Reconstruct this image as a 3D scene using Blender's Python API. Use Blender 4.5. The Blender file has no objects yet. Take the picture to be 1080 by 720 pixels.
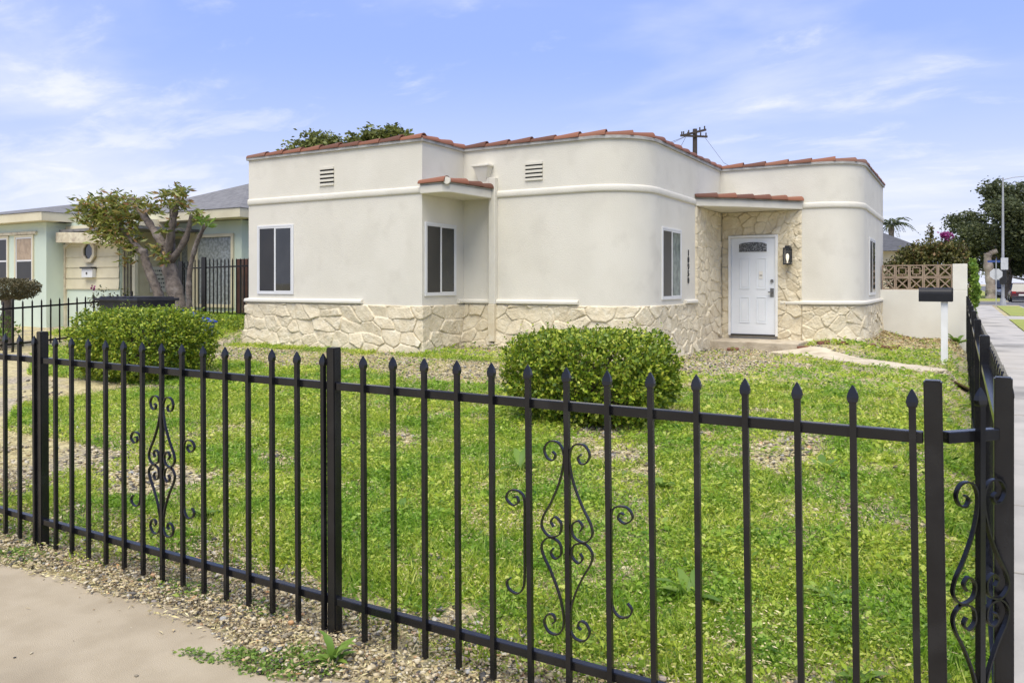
import bpy, bmesh, math, random
import numpy as np
from mathutils import Vector, Matrix
random.seed(7)
rng = np.random.default_rng(11)
S = bpy.context.scene
COL = S.collection
R = math.radians

# ------------------------------------------------------------------ camera, sky, sun, exposure
CAMZ = 1.55
cam = bpy.data.objects.new('camera', bpy.data.cameras.new('camera'))
COL.objects.link(cam)
cam.location = (0, 0, CAMZ)
cam.rotation_euler = (R(90), 0, R(30.1))
cam.data.sensor_width = 36
cam.data.lens = 36 * 824 / 1080
cam.data.shift_y = -61 / 1080
cam.data.clip_start = 0.05
cam.data.clip_end = 4000
S.camera = cam

SUN_EL, SUN_AZ = 64, 162          # azimuth: degrees clockwise from +Y (the street runs along X)
world = bpy.data.worlds.new('World'); S.world = world; world.use_nodes = True
wn, wl = world.node_tree.nodes, world.node_tree.links
bg = wn['Background']; bg.inputs[1].default_value = 0.098
sky = wn.new('ShaderNodeTexSky'); sky.sky_type = 'NISHITA'; sky.sun_disc = False
sky.sun_elevation = R(SUN_EL); sky.sun_rotation = R(SUN_AZ)
sky.air_density = 1.0; sky.dust_density = 0.6; sky.ozone_density = 2.0; sky.altitude = 50
def wnode(t, **kw):
    n = wn.new(t)
    for k, v in kw.items(): setattr(n, k, v)
    return n
tc = wnode('ShaderNodeTexCoord'); sx = wnode('ShaderNodeSeparateXYZ')
wl.new(tc.outputs['Generated'], sx.inputs[0])
def wmath(op, a, b=None, clamp=False):
    n = wnode('ShaderNodeMath', operation=op, use_clamp=clamp)
    for i, v in enumerate((a, b)):
        if v is None: continue
        if isinstance(v, (int, float)): n.inputs[i].default_value = v
        else: wl.new(v, n.inputs[i])
    return n.outputs[0]
zc = wmath('ADD', wmath('MAXIMUM', sx.outputs[2], 0.0), 0.16)
cx = wnode('ShaderNodeCombineXYZ')
wl.new(wmath('DIVIDE', sx.outputs[0], zc), cx.inputs[0]); wl.new(wmath('DIVIDE', sx.outputs[1], zc), cx.inputs[1])
def bank(d, r, w):                                        # a stretch of sky where the cirrus gathers
    n = wnode('ShaderNodeVectorMath', operation='DISTANCE'); wl.new(tc.outputs['Generated'], n.inputs[0]); n.inputs[1].default_value = d
    m = wnode('ShaderNodeMapRange', interpolation_type='SMOOTHSTEP'); m.inputs[1].default_value = r; m.inputs[2].default_value = 0; m.inputs[4].default_value = w
    wl.new(n.outputs['Value'], m.inputs[0]); return m.outputs[0]
bias = None
for d, r, w in [((-0.863, 0.462, 0.206), 0.16, 0.07), ((-0.86, 0.49, 0.139), 0.3, 0.085), ((-0.778, 0.616, 0.122), 0.22, 0.075), ((-0.736, 0.643, 0.21), 0.17, 0.035), ((-0.585, 0.776, 0.236), 0.06, 0.065), ((-0.122, 0.984, 0.132), 0.22, 0.065), ((0.037, 0.997, 0.066), 0.3, 0.075), ((-0.225, 0.958, 0.176), 0.08, 0.07), ((-0.029, 0.97, 0.24), 0.08, 0.045)]:
    q = bank(d, r, w); bias = q if bias is None else wmath('ADD', bias, q)
def cloud(scale, rot, squash, detail, lo, hi, seed, rough=.6):
    mp = wnode('ShaderNodeMapping'); wl.new(cx.outputs[0], mp.inputs[0])
    mp.inputs['Rotation'].default_value = (0, 0, R(rot)); mp.inputs['Scale'].default_value = (scale, scale * squash, 1)
    mp.inputs['Location'].default_value = (seed, seed * .37, 0)
    n = wnode('ShaderNodeTexNoise'); n.inputs['Scale'].default_value = 1; n.inputs['Detail'].default_value = detail
    n.inputs['Roughness'].default_value = rough; n.inputs['Distortion'].default_value = .35
    wl.new(mp.outputs[0], n.inputs['Vector'])
    m = wnode('ShaderNodeMapRange', interpolation_type='SMOOTHSTEP'); m.inputs[1].default_value = lo; m.inputs[2].default_value = hi
    wl.new(wmath('ADD', n.outputs[0], bias), m.inputs[0]); return m.outputs[0]
c1 = cloud(.8, 30, 1.7, 9, .52, .80, 5.3, .52)
c2 = cloud(2.6, 24, 1.6, 9, .57, .80, 8.4)
hz = wnode('ShaderNodeMapRange', interpolation_type='SMOOTHSTEP'); hz.inputs[1].default_value = .30; hz.inputs[2].default_value = .0
wl.new(sx.outputs[2], hz.inputs[0])                       # thin veil of high cloud that thickens to the horizon
def wmix(f, a, b):
    n = wnode('ShaderNodeMix', data_type='RGBA')
    if isinstance(f, float): n.inputs[0].default_value = f
    else: wl.new(f, n.inputs[0])
    wl.new(a, n.inputs[6]); n.inputs[7].default_value = (*b, 1); return n
veil = wmix(.75, sky.outputs[0], (2.05, 2.75, 5.7))       # thin bright blue haze over the clear sky
low = wmix(wmath('MULTIPLY', hz.outputs[0], .80), veil.outputs[2], (4.6, 4.75, 5.5))
cl = wmath('ADD', wmath('MULTIPLY', c1, .5), wmath('MULTIPLY', c2, .42), True)
cmix = wmix(cl, low.outputs[2], (5.2, 5.3, 5.8))
wl.new(cmix.outputs[2], bg.inputs[0])

sun = bpy.data.objects.new('sun', bpy.data.lights.new('sun', 'SUN')); COL.objects.link(sun)
sun.data.energy = 2.5; sun.data.angle = R(48); sun.data.color = (1, .94, .80)
sun.rotation_euler = (R(90 - SUN_EL), 0, -R(SUN_AZ) + math.pi)
S.view_settings.view_transform = 'Standard'; S.view_settings.look = 'None'
S.view_settings.gamma = 1; S.view_settings.use_curve_mapping = False
S.view_settings.exposure = 0.96
S.render.engine = 'CYCLES'
S.cycles.max_bounces = 6; S.cycles.diffuse_bounces = 3; S.cycles.use_denoising = True
S.cycles.transparent_max_bounces = 6

# ------------------------------------------------------------------ helpers
def tag(o, label=None, cat=None, group=None, kind=None):
    if label: o['label'] = label
    if cat: o['category'] = cat
    if group: o['group'] = group
    if kind: o['kind'] = kind
    return o
def empty(name, loc, label=None, cat=None, group=None, rz=0):
    o = bpy.data.objects.new(name, None); COL.objects.link(o)
    o.location = loc; o.rotation_euler = (0, 0, rz); o.empty_display_size = .1
    return tag(o, label, cat, group)
def wloc(o):
    l = Vector(o.location)
    while o.parent: o = o.parent; l += Vector(o.location)
    return l
def link(name, me, parent=None, loc=None):
    o = bpy.data.objects.new(name, me); COL.objects.link(o)
    if parent: o.parent = parent
    if loc is not None: o.location = loc
    return o
def npmesh(name, V, Fc, m, parent=None, smooth=False, nper=None, local=False):
    """V (n,3) in world metres, Fc (k,nper) array or list of tuples"""
    V = np.asarray(V, dtype=np.float32)
    if parent is not None and not local: V = V - np.array(wloc(parent), dtype=np.float32)
    me = bpy.data.meshes.new(name)
    if isinstance(Fc, np.ndarray):
        k, n = Fc.shape
        me.vertices.add(len(V)); me.vertices.foreach_set('co', V.ravel())
        me.loops.add(k * n); me.loops.foreach_set('vertex_index', Fc.astype(np.int32).ravel())
        me.polygons.add(k); me.polygons.foreach_set('loop_start', np.arange(0, k * n, n, dtype=np.int32))
        me.update(calc_edges=True); me.validate()
    else:
        me.from_pydata([tuple(map(float, v)) for v in V], [], [tuple(f) for f in Fc])
    if smooth: me.polygons.foreach_set('use_smooth', np.ones(len(me.polygons), bool))
    me.materials.append(m); me.update()
    return link(name, me, parent)
class MB:
    def __init__(s): s.v = []; s.f = []
    def add(s, v, f):
        b = len(s.v); s.v += [tuple(p) for p in v]; s.f += [tuple(i + b for i in q) for q in f]; return s
    def box(s, x0, y0, z0, x1, y1, z1):
        if x0 > x1: x0, x1 = x1, x0
        if y0 > y1: y0, y1 = y1, y0
        if z0 > z1: z0, z1 = z1, z0
        v = [(x0,y0,z0),(x1,y0,z0),(x1,y1,z0),(x0,y1,z0),(x0,y0,z1),(x1,y0,z1),(x1,y1,z1),(x0,y1,z1)]
        return s.add(v, [(0,3,2,1),(4,5,6,7),(0,1,5,4),(1,2,6,5),(2,3,7,6),(3,0,4,7)])
    def obox(s, c, ax, ay, az, hx, hy, hz):
        c, ax, ay, az = map(Vector, (c, ax, ay, az)); v = []
        for sz in (-1, 1):
            for sx_, sy in ((-1,-1),(1,-1),(1,1),(-1,1)): v.append(c + ax*hx*sx_ + ay*hy*sy + az*hz*sz)
        return s.add(v, [(0,3,2,1),(4,5,6,7),(0,1,5,4),(1,2,6,5),(2,3,7,6),(3,0,4,7)])
    def bar(s, a, b, w, h, up=(0,0,1)):
        a, b = Vector(a), Vector(b); d = (b - a); L = d.length; d.normalize()
        sd = d.cross(Vector(up)); sd.normalize(); u = sd.cross(d)
        return s.obox((a + b) / 2, d, sd, u, L/2, w/2, h/2)
    def tube(s, pts, rad, n=8, cap=True):
        pts = [Vector(p) for p in pts]; b = len(s.v); k = len(pts)
        if not hasattr(rad, '__len__'): rad = [rad] * k
        ref = None
        for i, p in enumerate(pts):
            t = (pts[min(i+1, k-1)] - pts[max(i-1, 0)]).normalized()
            if ref is None: ref = t.orthogonal().normalized()
            ref = (ref - t * ref.dot(t)).normalized(); o = t.cross(ref)
            for j in range(n):
                a = 2*math.pi*j/n; s.v.append(tuple(p + (ref*math.cos(a) + o*math.sin(a)) * rad[i]))
        for i in range(k-1):
            for j in range(n):
                j2 = (j+1) % n; s.f.append((b+i*n+j, b+i*n+j2, b+(i+1)*n+j2, b+(i+1)*n+j))
        if cap: s.f.append(tuple(b+j for j in range(n))[::-1]); s.f.append(tuple(b+(k-1)*n+j for j in range(n)))
        return s
    def prism(s, poly, z0, z1):
        n = len(poly)
        return s.add([(p[0],p[1],z0) for p in poly] + [(p[0],p[1],z1) for p in poly],
                     [tuple(range(n))[::-1], tuple(range(n, 2*n))] + [(i, (i+1)%n, n+(i+1)%n, n+i) for i in range(n)])
    def build(s, name, m, parent=None, smooth=False, bevel=0, local=False):
        o = npmesh(name, s.v, s.f, m, parent, smooth, local=local)
        if bevel:
            md = o.modifiers.new('bevel', 'BEVEL'); md.width = bevel; md.segments = 2; md.limit_method = 'ANGLE'
        return o
def catmull(P, n=6):
    P = [np.array(p, float) for p in P]; P = [2*P[0]-P[1]] + P + [2*P[-1]-P[-2]]; out = []
    for i in range(1, len(P)-2):
        for t in np.linspace(0, 1, n, endpoint=False):
            a, b, c, d = P[i-1:i+3]
            out.append(.5*((2*b)+(c-a)*t+(2*a-5*b+4*c-d)*t*t+(3*b-a-3*c+d)*t**3))
    out.append(P[-2]); return out
def sm(a, b, x):
    t = np.clip((np.asarray(x, float) - a) / (b - a), 0, 1); return t*t*(3-2*t)
def hash2(ix, iy, seed=0):
    h = (ix.astype(np.int64)*374761393 + iy.astype(np.int64)*668265263 + seed*974634777) & 0x7fffffff
    h = ((h ^ (h >> 13)) * 1274126177) & 0x7fffffff
    return ((h ^ (h >> 16)) & 0xffff) / 65535.0
def vnoise(x, y, seed=0):
    x = np.asarray(x, float); y = np.asarray(y, float); ix = np.floor(x); iy = np.floor(y); fx = x-ix; fy = y-iy
    fx = fx*fx*(3-2*fx); fy = fy*fy*(3-2*fy); h = lambda a, b: hash2(ix+a, iy+b, seed)
    return (h(0,0)*(1-fx)+h(1,0)*fx)*(1-fy)+(h(0,1)*(1-fx)+h(1,1)*fx)*fy
def fbm(x, y, seed=0, o=4):
    r = 0; a = .5; t = 0
    for i in range(o): r = r + a*vnoise(np.asarray(x)*2**i, np.asarray(y)*2**i, seed+i); t += a; a *= .5
    return r/t

# ------------------------------------------------------------------ materials
def mat(name, c1, c2=None, scale=4, rough=.7, bump=0, bscale=60, metal=0, spec=.5, detail=6, lo=.35, hi=.65, c3=None, scale3=1.2, coat=0):
    m = bpy.data.materials.new(name); m.use_nodes = True; nt = m.node_tree; b = nt.nodes['Principled BSDF']
    b.inputs['Roughness'].default_value = rough; b.inputs['Metallic'].default_value = metal
    b.inputs['Specular IOR Level'].default_value = spec; b.inputs['Coat Weight'].default_value = coat
    b.inputs['Base Color'].default_value = (*c1, 1)
    geo = nt.nodes.new('ShaderNodeNewGeometry')
    def noise(sc, det=detail):
        n = nt.nodes.new('ShaderNodeTexNoise'); n.inputs['Scale'].default_value = sc; n.inputs['Detail'].default_value = det
        nt.links.new(geo.outputs['Position'], n.inputs['Vector']); return n.outputs[0]
    def mix(f, a, bcol):
        x = nt.nodes.new('ShaderNodeMix'); x.data_type = 'RGBA'; nt.links.new(f, x.inputs[0])
        if isinstance(a, tuple): x.inputs[6].default_value = (*a, 1)
        else: nt.links.new(a, x.inputs[6])
        x.inputs[7].default_value = (*bcol, 1); return x.outputs[2]
    def rng_(f, l, h):
        r = nt.nodes.new('ShaderNodeMapRange'); r.interpolation_type = 'SMOOTHSTEP'; r.inputs[1].default_value = l; r.inputs[2].default_value = h
        nt.links.new(f, r.inputs[0]); return r.outputs[0]
    col = c1
    if c2: col = mix(rng_(noise(scale), lo, hi), col, c2)
    if c3: col = mix(rng_(noise(scale3, 8), .5, .72), col, c3)
    if col is not c1: nt.links.new(col, b.inputs['Base Color'])
    if bump:
        bp = nt.nodes.new('ShaderNodeBump'); bp.inputs['Strength'].default_value = bump; bp.inputs['Distance'].default_value = .02
        nt.links.new(noise(bscale, 4), bp.inputs['Height']); nt.links.new(bp.outputs[0], b.inputs['Normal'])
    m['nodes'] = True
    return m
def island_mat(name, stops, rough=.6, trans=.0, spec=.4, patch=None, pscale=.6, bump=0):
    """colour varies from leaf to leaf (or pebble to pebble) with a random value per mesh island"""
    m = bpy.data.materials.new(name); m.use_nodes = True; nt = m.node_tree; b = nt.nodes['Principled BSDF']
    geo = nt.nodes.new('ShaderNodeNewGeometry'); rp = nt.nodes.new('ShaderNodeValToRGB')
    nt.links.new(geo.outputs['Random Per Island'], rp.inputs[0])
    el = rp.color_ramp.elements
    while len(el) < len(stops): el.new(.5)
    for e, (p, c) in zip(el, stops): e.position = p; e.color = (*c, 1)
    col = rp.outputs[0]
    if patch:
        n = nt.nodes.new('ShaderNodeTexNoise'); n.inputs['Scale'].default_value = pscale; n.inputs['Detail'].default_value = 5
        nt.links.new(geo.outputs['Position'], n.inputs['Vector'])
        r = nt.nodes.new('ShaderNodeMapRange'); r.interpolation_type = 'SMOOTHSTEP'; r.inputs[1].default_value = .42; r.inputs[2].default_value = .62; r.inputs[4].default_value = .75
        nt.links.new(n.outputs[0], r.inputs[0])
        x = nt.nodes.new('ShaderNodeMix'); x.data_type = 'RGBA'; x.blend_type = 'MULTIPLY'; nt.links.new(r.outputs[0], x.inputs[0]); nt.links.new(col, x.inputs[6])
        x.inputs[7].default_value = (*patch, 1); col = x.outputs[2]
    nt.links.new(col, b.inputs['Base Color']); b.inputs['Roughness'].default_value = rough; b.inputs['Specular IOR Level'].default_value = spec
    if bump:
        n = nt.nodes.new('ShaderNodeTexNoise'); n.inputs['Scale'].default_value = 120; nt.links.new(geo.outputs['Position'], n.inputs['Vector'])
        bp = nt.nodes.new('ShaderNodeBump'); bp.inputs['Strength'].default_value = bump; bp.inputs['Distance'].default_value = .01
        nt.links.new(n.outputs[0], bp.inputs['Height']); nt.links.new(bp.outputs[0], b.inputs['Normal'])
    if trans:
        t = nt.nodes.new('ShaderNodeBsdfTranslucent'); nt.links.new(col, t.inputs[0])
        mx = nt.nodes.new('ShaderNodeMixShader'); mx.inputs[0].default_value = trans
        out = nt.nodes['Material Output']; nt.links.new(b.outputs[0], mx.inputs[1]); nt.links.new(t.outputs[0], mx.inputs[2]); nt.links.new(mx.outputs[0], out.inputs[0])
    return m
M = {}
M['stucco'] = mat('stucco', (.69,.655,.56), (.655,.62,.525), 1.4, .85, .28, 75, c3=(.625,.59,.50), scale3=2.2)
M['stucco_trim'] = mat('stucco_trim', (.70,.665,.57), (.66,.625,.53), 3, .85, .35, 80)
M['white_trim'] = mat('white_trim', (.80,.80,.78), (.74,.74,.71), 5, .5, .05, 40)
M['stone'] = mat('painted_stone', (.69,.605,.43), (.62,.53,.36), 5, .75, .5, 45, c3=(.72,.65,.49), scale3=9)
M['tile'] = island_mat('clay_tile', [(0,(.12,.05,.03)),(.4,(.19,.076,.042)),(.75,(.25,.10,.055)),(1,(.17,.095,.065))], .75, bump=.4)
M['mortar'] = mat('mortar', (.42,.41,.38), (.30,.29,.27), 6, .9, .4, 50)
M['vinyl'] = mat('white_vinyl', (.70,.70,.69), (.66,.66,.65), 3, .35)
M['glass'] = mat('window_glass', (.012,.013,.013), (.035,.037,.037), 1.3, .03, spec=.8)
M['glass_screen'] = mat('insect_screen', (.024,.023,.022), (.016,.016,.016), 1.5, .35, spec=.6)
M['curtain_green'] = mat('green_curtain', (.06,.09,.075), (.16,.20,.17), 9, .4, coat=.6)
M['door'] = mat('door_paint', (.74,.77,.80), (.70,.73,.76), 2, .4)
M['leaded'] = mat('leaded_glass', (.05,.055,.06), (.30,.31,.32), 55, .25, detail=2, lo=.52, hi=.6)
M['black'] = mat('black_iron_paint', (.006,.006,.0075), (.010,.010,.011), 9, .22, .05, 130, spec=.45, c3=(.016,.016,.017), scale3=7)
M['black_satin'] = mat('black_satin', (.012,.012,.013), (.02,.02,.02), 20, .35)
M['chrome'] = mat('worn_nickel', (.30,.29,.27), (.22,.21,.2), 30, .3, metal=1)
M['void'] = mat('vent_void', (.03,.028,.025), (.02,.02,.02), 20, .9)
M['concrete_tan'] = mat('tan_concrete', (.44,.365,.245), (.385,.315,.205), 4.5, .9, .35, 220, c3=(.32,.26,.17), scale3=1.3)
M['concrete_grey'] = mat('grey_concrete', (.43,.40,.35), (.37,.345,.30), 1.2, .9, .2, 60, c3=(.20,.19,.17), scale3=.6)
M['step'] = mat('stoop_concrete', (.52,.45,.34), (.42,.36,.27), 5, .9, .5, 40, c3=(.33,.26,.18), scale3=4)
M['path_concrete'] = mat('path_concrete', (.58,.51,.38), (.50,.43,.31), 4, .9, .4, 60, c3=(.40,.33,.23), scale3=3)
M['asphalt'] = mat('asphalt', (.10,.10,.10), (.14,.135,.13), .6, .9, .2, 80)
M['mint'] = mat('mint_stucco', (.60,.68,.56), (.55,.63,.52), 1.2, .85, .3, 70)
M['cream'] = mat('cream_paint', (.66,.60,.42), (.60,.54,.37), 2.5, .7, .08, 40)
M['cream_worn'] = mat('worn_cream_paint', (.66,.60,.44), (.54,.47,.33), 5, .8, .1, 40, c3=(.40,.33,.24), scale3=7)
M['shingle'] = mat('grey_shingle', (.19,.185,.18), (.14,.137,.135), 7, .95, .6, 30)
M['shingle_dark'] = mat('dark_shingle', (.09,.09,.095), (.07,.07,.072), 7, .95, .5, 30)
M['curtain_tan'] = mat('tan_curtain', (.42,.31,.20), (.33,.24,.15), 9, .6, coat=.4)
M['lace'] = mat('lace_curtain', (.30,.33,.33), (.16,.18,.18), 14, .5, coat=.5)
M['bark'] = mat('brown_bark', (.19,.155,.125), (.105,.085,.07), 11, .95, 1.0, 34, c3=(.22,.19,.165), scale3=5)
M['bark_pale'] = mat('pale_bark', (.40,.34,.28), (.27,.22,.18), 2, .95, .8, 15)
M['twig'] = mat('twig', (.09,.065,.04), (.06,.045,.03), 20, .9)
M['wood_brown'] = mat('stained_boards', (.11,.05,.032), (.075,.035,.025), 6, .8)
M['pole_wood'] = mat('pole_wood', (.07,.055,.045), (.05,.04,.03), 3, .9)
M['plastic_black'] = mat('black_plastic', (.018,.018,.022), (.03,.03,.035), 4, .45)
M['plastic_blue'] = mat('blue_plastic', (.02,.05,.32), (.015,.04,.24), 4, .4)
M['brick'] = mat('old_brick', (.22,.09,.06), (.15,.07,.05), 20, .95, .5, 60)
M['soil'] = mat('soil', (.16,.115,.075), (.11,.08,.055), 6, .95, .6, 30)
M['mailbox'] = mat('black_mailbox', (.010,.010,.012), (.014,.014,.016), 5, .5, spec=.3)
M['block'] = mat('concrete_block', (.34,.26,.19), (.27,.20,.145), 10, .95, .4, 60)
M['wall_white'] = mat('white_wall', (.72,.70,.62), (.67,.645,.565), 1.5, .85, .3, 60)
M['steel_grey'] = mat('galvanised', (.36,.37,.38), (.30,.31,.32), 3, .5)
M['sign_back'] = mat('sign_back', (.55,.56,.56), (.48,.49,.49), 5, .5)
M['sign_blue'] = mat('street_sign_blue', (.03,.07,.25), (.03,.06,.2), 5, .5)
M['maroon'] = mat('maroon_paint', (.07,.012,.018), (.06,.01,.016), 2, .25, coat=.8)
M['white_paint'] = mat('white_car_paint', (.75,.76,.77), (.72,.73,.74), 2, .3, coat=.6)
M['red_paint'] = mat('red_car_paint', (.45,.02,.02), (.40,.02,.02), 2, .3, coat=.6)
M['silver_paint'] = mat('silver_paint', (.42,.44,.46), (.38,.40,.42), 2, .3, coat=.6)
M['tyre'] = mat('tyre', (.02,.02,.02), (.03,.03,.03), 10, .9)
M['taillight'] = mat('red_lens', (.35,.01,.01), (.3,.01,.01), 10, .25)
M['paper'] = mat('sign_panel', (.74,.72,.66), (.68,.66,.6), 5, .6)
M['ink'] = mat('sign_ink', (.03,.03,.03), (.05,.05,.05), 5, .6)
M['roof_red'] = mat('red_roof', (.30,.13,.09), (.22,.10,.07), 4, .9)
M['roof_flat'] = mat('flat_roof', (.4,.4,.4), (.34,.34,.34), 2, .9)
M['grassmat'] = mat('far_turf', (.30,.32,.06), (.22,.26,.05), 1.5, .95, .8, 30, c3=(.34,.31,.10), scale3=2.5)
m = bpy.data.materials.new('lamp_bulb'); m.use_nodes = True
b_ = m.node_tree.nodes['Principled BSDF']; b_.inputs['Emission Color'].default_value = (1,.85,.55,1); b_.inputs['Emission Strength'].default_value = .55
M['bulb'] = m
m = bpy.data.materials.new('clear_glass'); m.use_nodes = True
b_ = m.node_tree.nodes['Principled BSDF']; b_.inputs['Transmission Weight'].default_value = .9; b_.inputs['Roughness'].default_value = .1; b_.inputs['IOR'].default_value = 1.1; b_.inputs['Base Color'].default_value = (.8,.8,.8,1)
M['clear'] = m
M['lawn'] = island_mat('lawn_leaf', [(0,(.10,.18,.02)),(.3,(.29,.43,.04)),(.72,(.54,.63,.065)),(1,(.78,.78,.22))], .40, .5, patch=(.46,.72,.48), pscale=1.7)
M['straw'] = island_mat('straw', [(0,(.36,.29,.13)),(.5,(.56,.48,.22)),(1,(.68,.60,.34))], .8)
M['litter'] = island_mat('dry_litter', [(0,(.10,.065,.035)),(.25,(.25,.17,.08)),(.6,(.46,.37,.18)),(.9,(.60,.50,.28)),(1,(.40,.20,.08))], .8)
M['gravel'] = island_mat('gravel', [(0,(.05,.048,.046)),(.14,(.13,.12,.105)),(.30,(.34,.28,.17)),(.6,(.50,.41,.245)),(.85,(.60,.53,.38)),(.95,(.30,.30,.29)),(1,(.52,.30,.14))], .85, bump=.5)
M['hedge'] = island_mat('hedge_leaf', [(0,(.06,.11,.012)),(.35,(.15,.24,.02)),(.7,(.32,.41,.03)),(1,(.56,.57,.08))], .42, .3, spec=.35)
M['weed'] = island_mat('weed_leaf', [(0,(.10,.19,.025)),(.5,(.17,.28,.04)),(1,(.26,.36,.06))], .5, .35)
M['mag'] = island_mat('broad_leaf', [(0,(.09,.12,.02)),(.4,(.19,.22,.035)),(.7,(.30,.32,.06)),(.88,(.36,.24,.07)),(1,(.34,.17,.07))], .4, .3, spec=.5)
M['oak'] = island_mat('far_leaf', [(0,(.045,.06,.028)),(.5,(.095,.115,.046)),(1,(.17,.185,.075))], .5, .35)
M['oak2'] = island_mat('far_leaf_warm', [(0,(.08,.10,.022)),(.5,(.14,.165,.035)),(1,(.20,.215,.05))], .5, .2)
M['boug'] = island_mat('bougainvillea_leaf', [(0,(.05,.06,.016)),(.5,(.12,.125,.03)),(.8,(.19,.17,.045)),(1,(.24,.13,.06))], .5, .2)
M['magenta'] = island_mat('magenta_bract', [(0,(.22,.015,.12)),(1,(.38,.04,.25))], .6, .3)
M['vine'] = island_mat('vine_leaf', [(0,(.10,.20,.02)),(1,(.25,.36,.05))], .5, .35)
M['topiary'] = island_mat('topiary_leaf', [(0,(.06,.055,.025)),(.5,(.11,.10,.04)),(1,(.17,.13,.06))], .6, .15)
M['palm'] = island_mat('palm_leaf', [(0,(.05,.065,.03)),(1,(.10,.12,.05))], .5, .2)
# ground: straw and dirt with pebbly and green patches that follow the position on the lot
def ground_mat():
    m = bpy.data.materials.new('yard_ground'); m.use_nodes = True; nt = m.node_tree; b = nt.nodes['Principled BSDF']; b.inputs['Roughness'].default_value = .95
    geo = nt.nodes.new('ShaderNodeNewGeometry')
    def noise(sc, det=6):
        n = nt.nodes.new('ShaderNodeTexNoise'); n.inputs['Scale'].default_value = sc; n.inputs['Detail'].default_value = det
        nt.links.new(geo.outputs['Position'], n.inputs['Vector']); return n.outputs[0]
    def mr(f, l, h):
        r = nt.nodes.new('ShaderNodeMapRange'); r.interpolation_type = 'SMOOTHSTEP'; r.inputs[1].default_value = l; r.inputs[2].default_value = h
        nt.links.new(f, r.inputs[0]); return r.outputs[0]
    def mx(f, a, c):
        x = nt.nodes.new('ShaderNodeMix'); x.data_type = 'RGBA'; nt.links.new(f, x.inputs[0])
        for i, q in ((6, a), (7, c)):
            if isinstance(q, tuple): x.inputs[i].default_value = (*q, 1)
            else: nt.links.new(q, x.inputs[i])
        return x.outputs[2]
    v = nt.nodes.new('ShaderNodeTexVoronoi'); v.inputs['Scale'].default_value = 38; nt.links.new(geo.outputs['Position'], v.inputs['Vector'])
    sep = nt.nodes.new('ShaderNodeSeparateColor'); nt.links.new(v.outputs['Color'], sep.inputs[0])
    peb = mx(mr(sep.outputs[0], .1, .9), (.22,.185,.13), (.50,.42,.29))
    soil = mx(mr(noise(9), .35, .65), (.40,.33,.17), (.54,.46,.24))
    col = mx(mr(noise(1.3), .45, .6), soil, peb)
    col = mx(mr(noise(22), .55, .7), col, (.15,.16,.05))
    nt.links.new(col, b.inputs['Base Color'])
    bp = nt.nodes.new('ShaderNodeBump'); bp.inputs['Strength'].default_value = .8; bp.inputs['Distance'].default_value = .02
    nt.links.new(v.outputs['Distance'], bp.inputs['Height']); nt.links.new(bp.outputs[0], b.inputs['Normal'])
    return m
M['ground'] = ground_mat()

# ------------------------------------------------------------------ terrain
FY = 2.6                      # line of the front fence
def ground(X, Y):
    X = np.asarray(X, float); Y = np.asarray(Y, float)
    gl = .38*np.clip((Y-2.75)/7.7, 0, 1.13); gr = .24*np.clip((Y-2.75)/9, 0, 1)
    t = sm(-7.0, -4.2, X); g = gl*(1-t) + gr*t
    g = g + .17*sm(14.6, 15.6, Y)*sm(-3.0, -2.2, X)*(1-sm(-1.9, -.9, X))
    g = g + .36*sm(10.2, 12.0, Y)*(1-sm(-12.7, -12.0, X))*sm(-17.5, -15.8, X)
    g = g + .030*(fbm(X*1.7, Y*1.7, 5)-.5)*sm(2.8, 4, Y)
    g = g*(1-sm(24, 30, Y))*(1-sm(-.24, -.02, X))
    g = g - .014*(1-sm(2.5, 2.95, Y))
    out = (X > .03) | (Y < 2.1)
    g = np.where(out, -.03, g); g = np.where(X > 3.35, -.2, g)
    return g
def gz(x, y): return float(ground(x, y))
def axis(fine0, fine1, step, outer):
    a = list(np.arange(fine0, fine1+1e-6, step)); lo, hi = [], []; d = step*4; x = fine0
    while x > -outer: x -= d; d *= 1.5; lo.append(x)
    d = step*4; x = fine1
    while x < outer: x += d; d *= 1.5; hi.append(x)
    return np.array(lo[::-1] + a + hi)
ax, ay = axis(-24, 4, .1, 1500), axis(0, 24, .1, 1500)
XX, YY = np.meshgrid(ax, ay); ZZ = ground(XX, YY)
nx, ny = len(ax), len(ay); idx = np.arange(nx*ny).reshape(ny, nx)
FQ = np.stack([idx[:-1,:-1], idx[:-1,1:], idx[1:,1:], idx[1:,:-1]], -1).reshape(-1, 4)
tag(npmesh('ground', np.stack([XX, YY, ZZ], -1).reshape(-1, 3), FQ, M['ground'], smooth=True), kind='structure')

def strip_slab(name, x0, x1, m, edge, y0, z=0.0):
    xs = np.arange(x0, x1+1e-6, .06); ye = edge(xs)
    V = np.concatenate([np.stack([xs, np.full_like(xs, y0), np.full_like(xs, z)], -1), np.stack([xs, ye-.03, np.full_like(xs, z)], -1),
                        np.stack([xs, ye, np.full_like(xs, z-.012)], -1), np.stack([xs, ye+.02, np.full_like(xs, z-.06)], -1)])
    n = len(xs); q = []
    for r in range(3):
        a = np.arange(n-1)+r*n; q.append(np.stack([a, a+1, a+1+n, a+n], -1))
    return tag(npmesh(name, V, np.concatenate(q), m), kind='structure')
def front_edge(x): return 2.42 + .14*(fbm(x*2.1, x*0+3, 9, 4)-.5) - .17*np.exp(-((x+2.4)/.38)**2) - .11*sm(-4.1, -4.8, x)
strip_slab('pavement_front', -60, .1, M['concrete_tan'], front_edge, -4)
def slab_rect(name, x0, y0, x1, y1, z, m, th=.12, bevel=0): 
    return tag(MB().box(x0, y0, z-th, x1, y1, z).build(name, m, bevel=bevel), kind='structure')
sw = MB()                                              # side pavement, one mesh of slabs with open joints
y = -4.0
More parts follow.
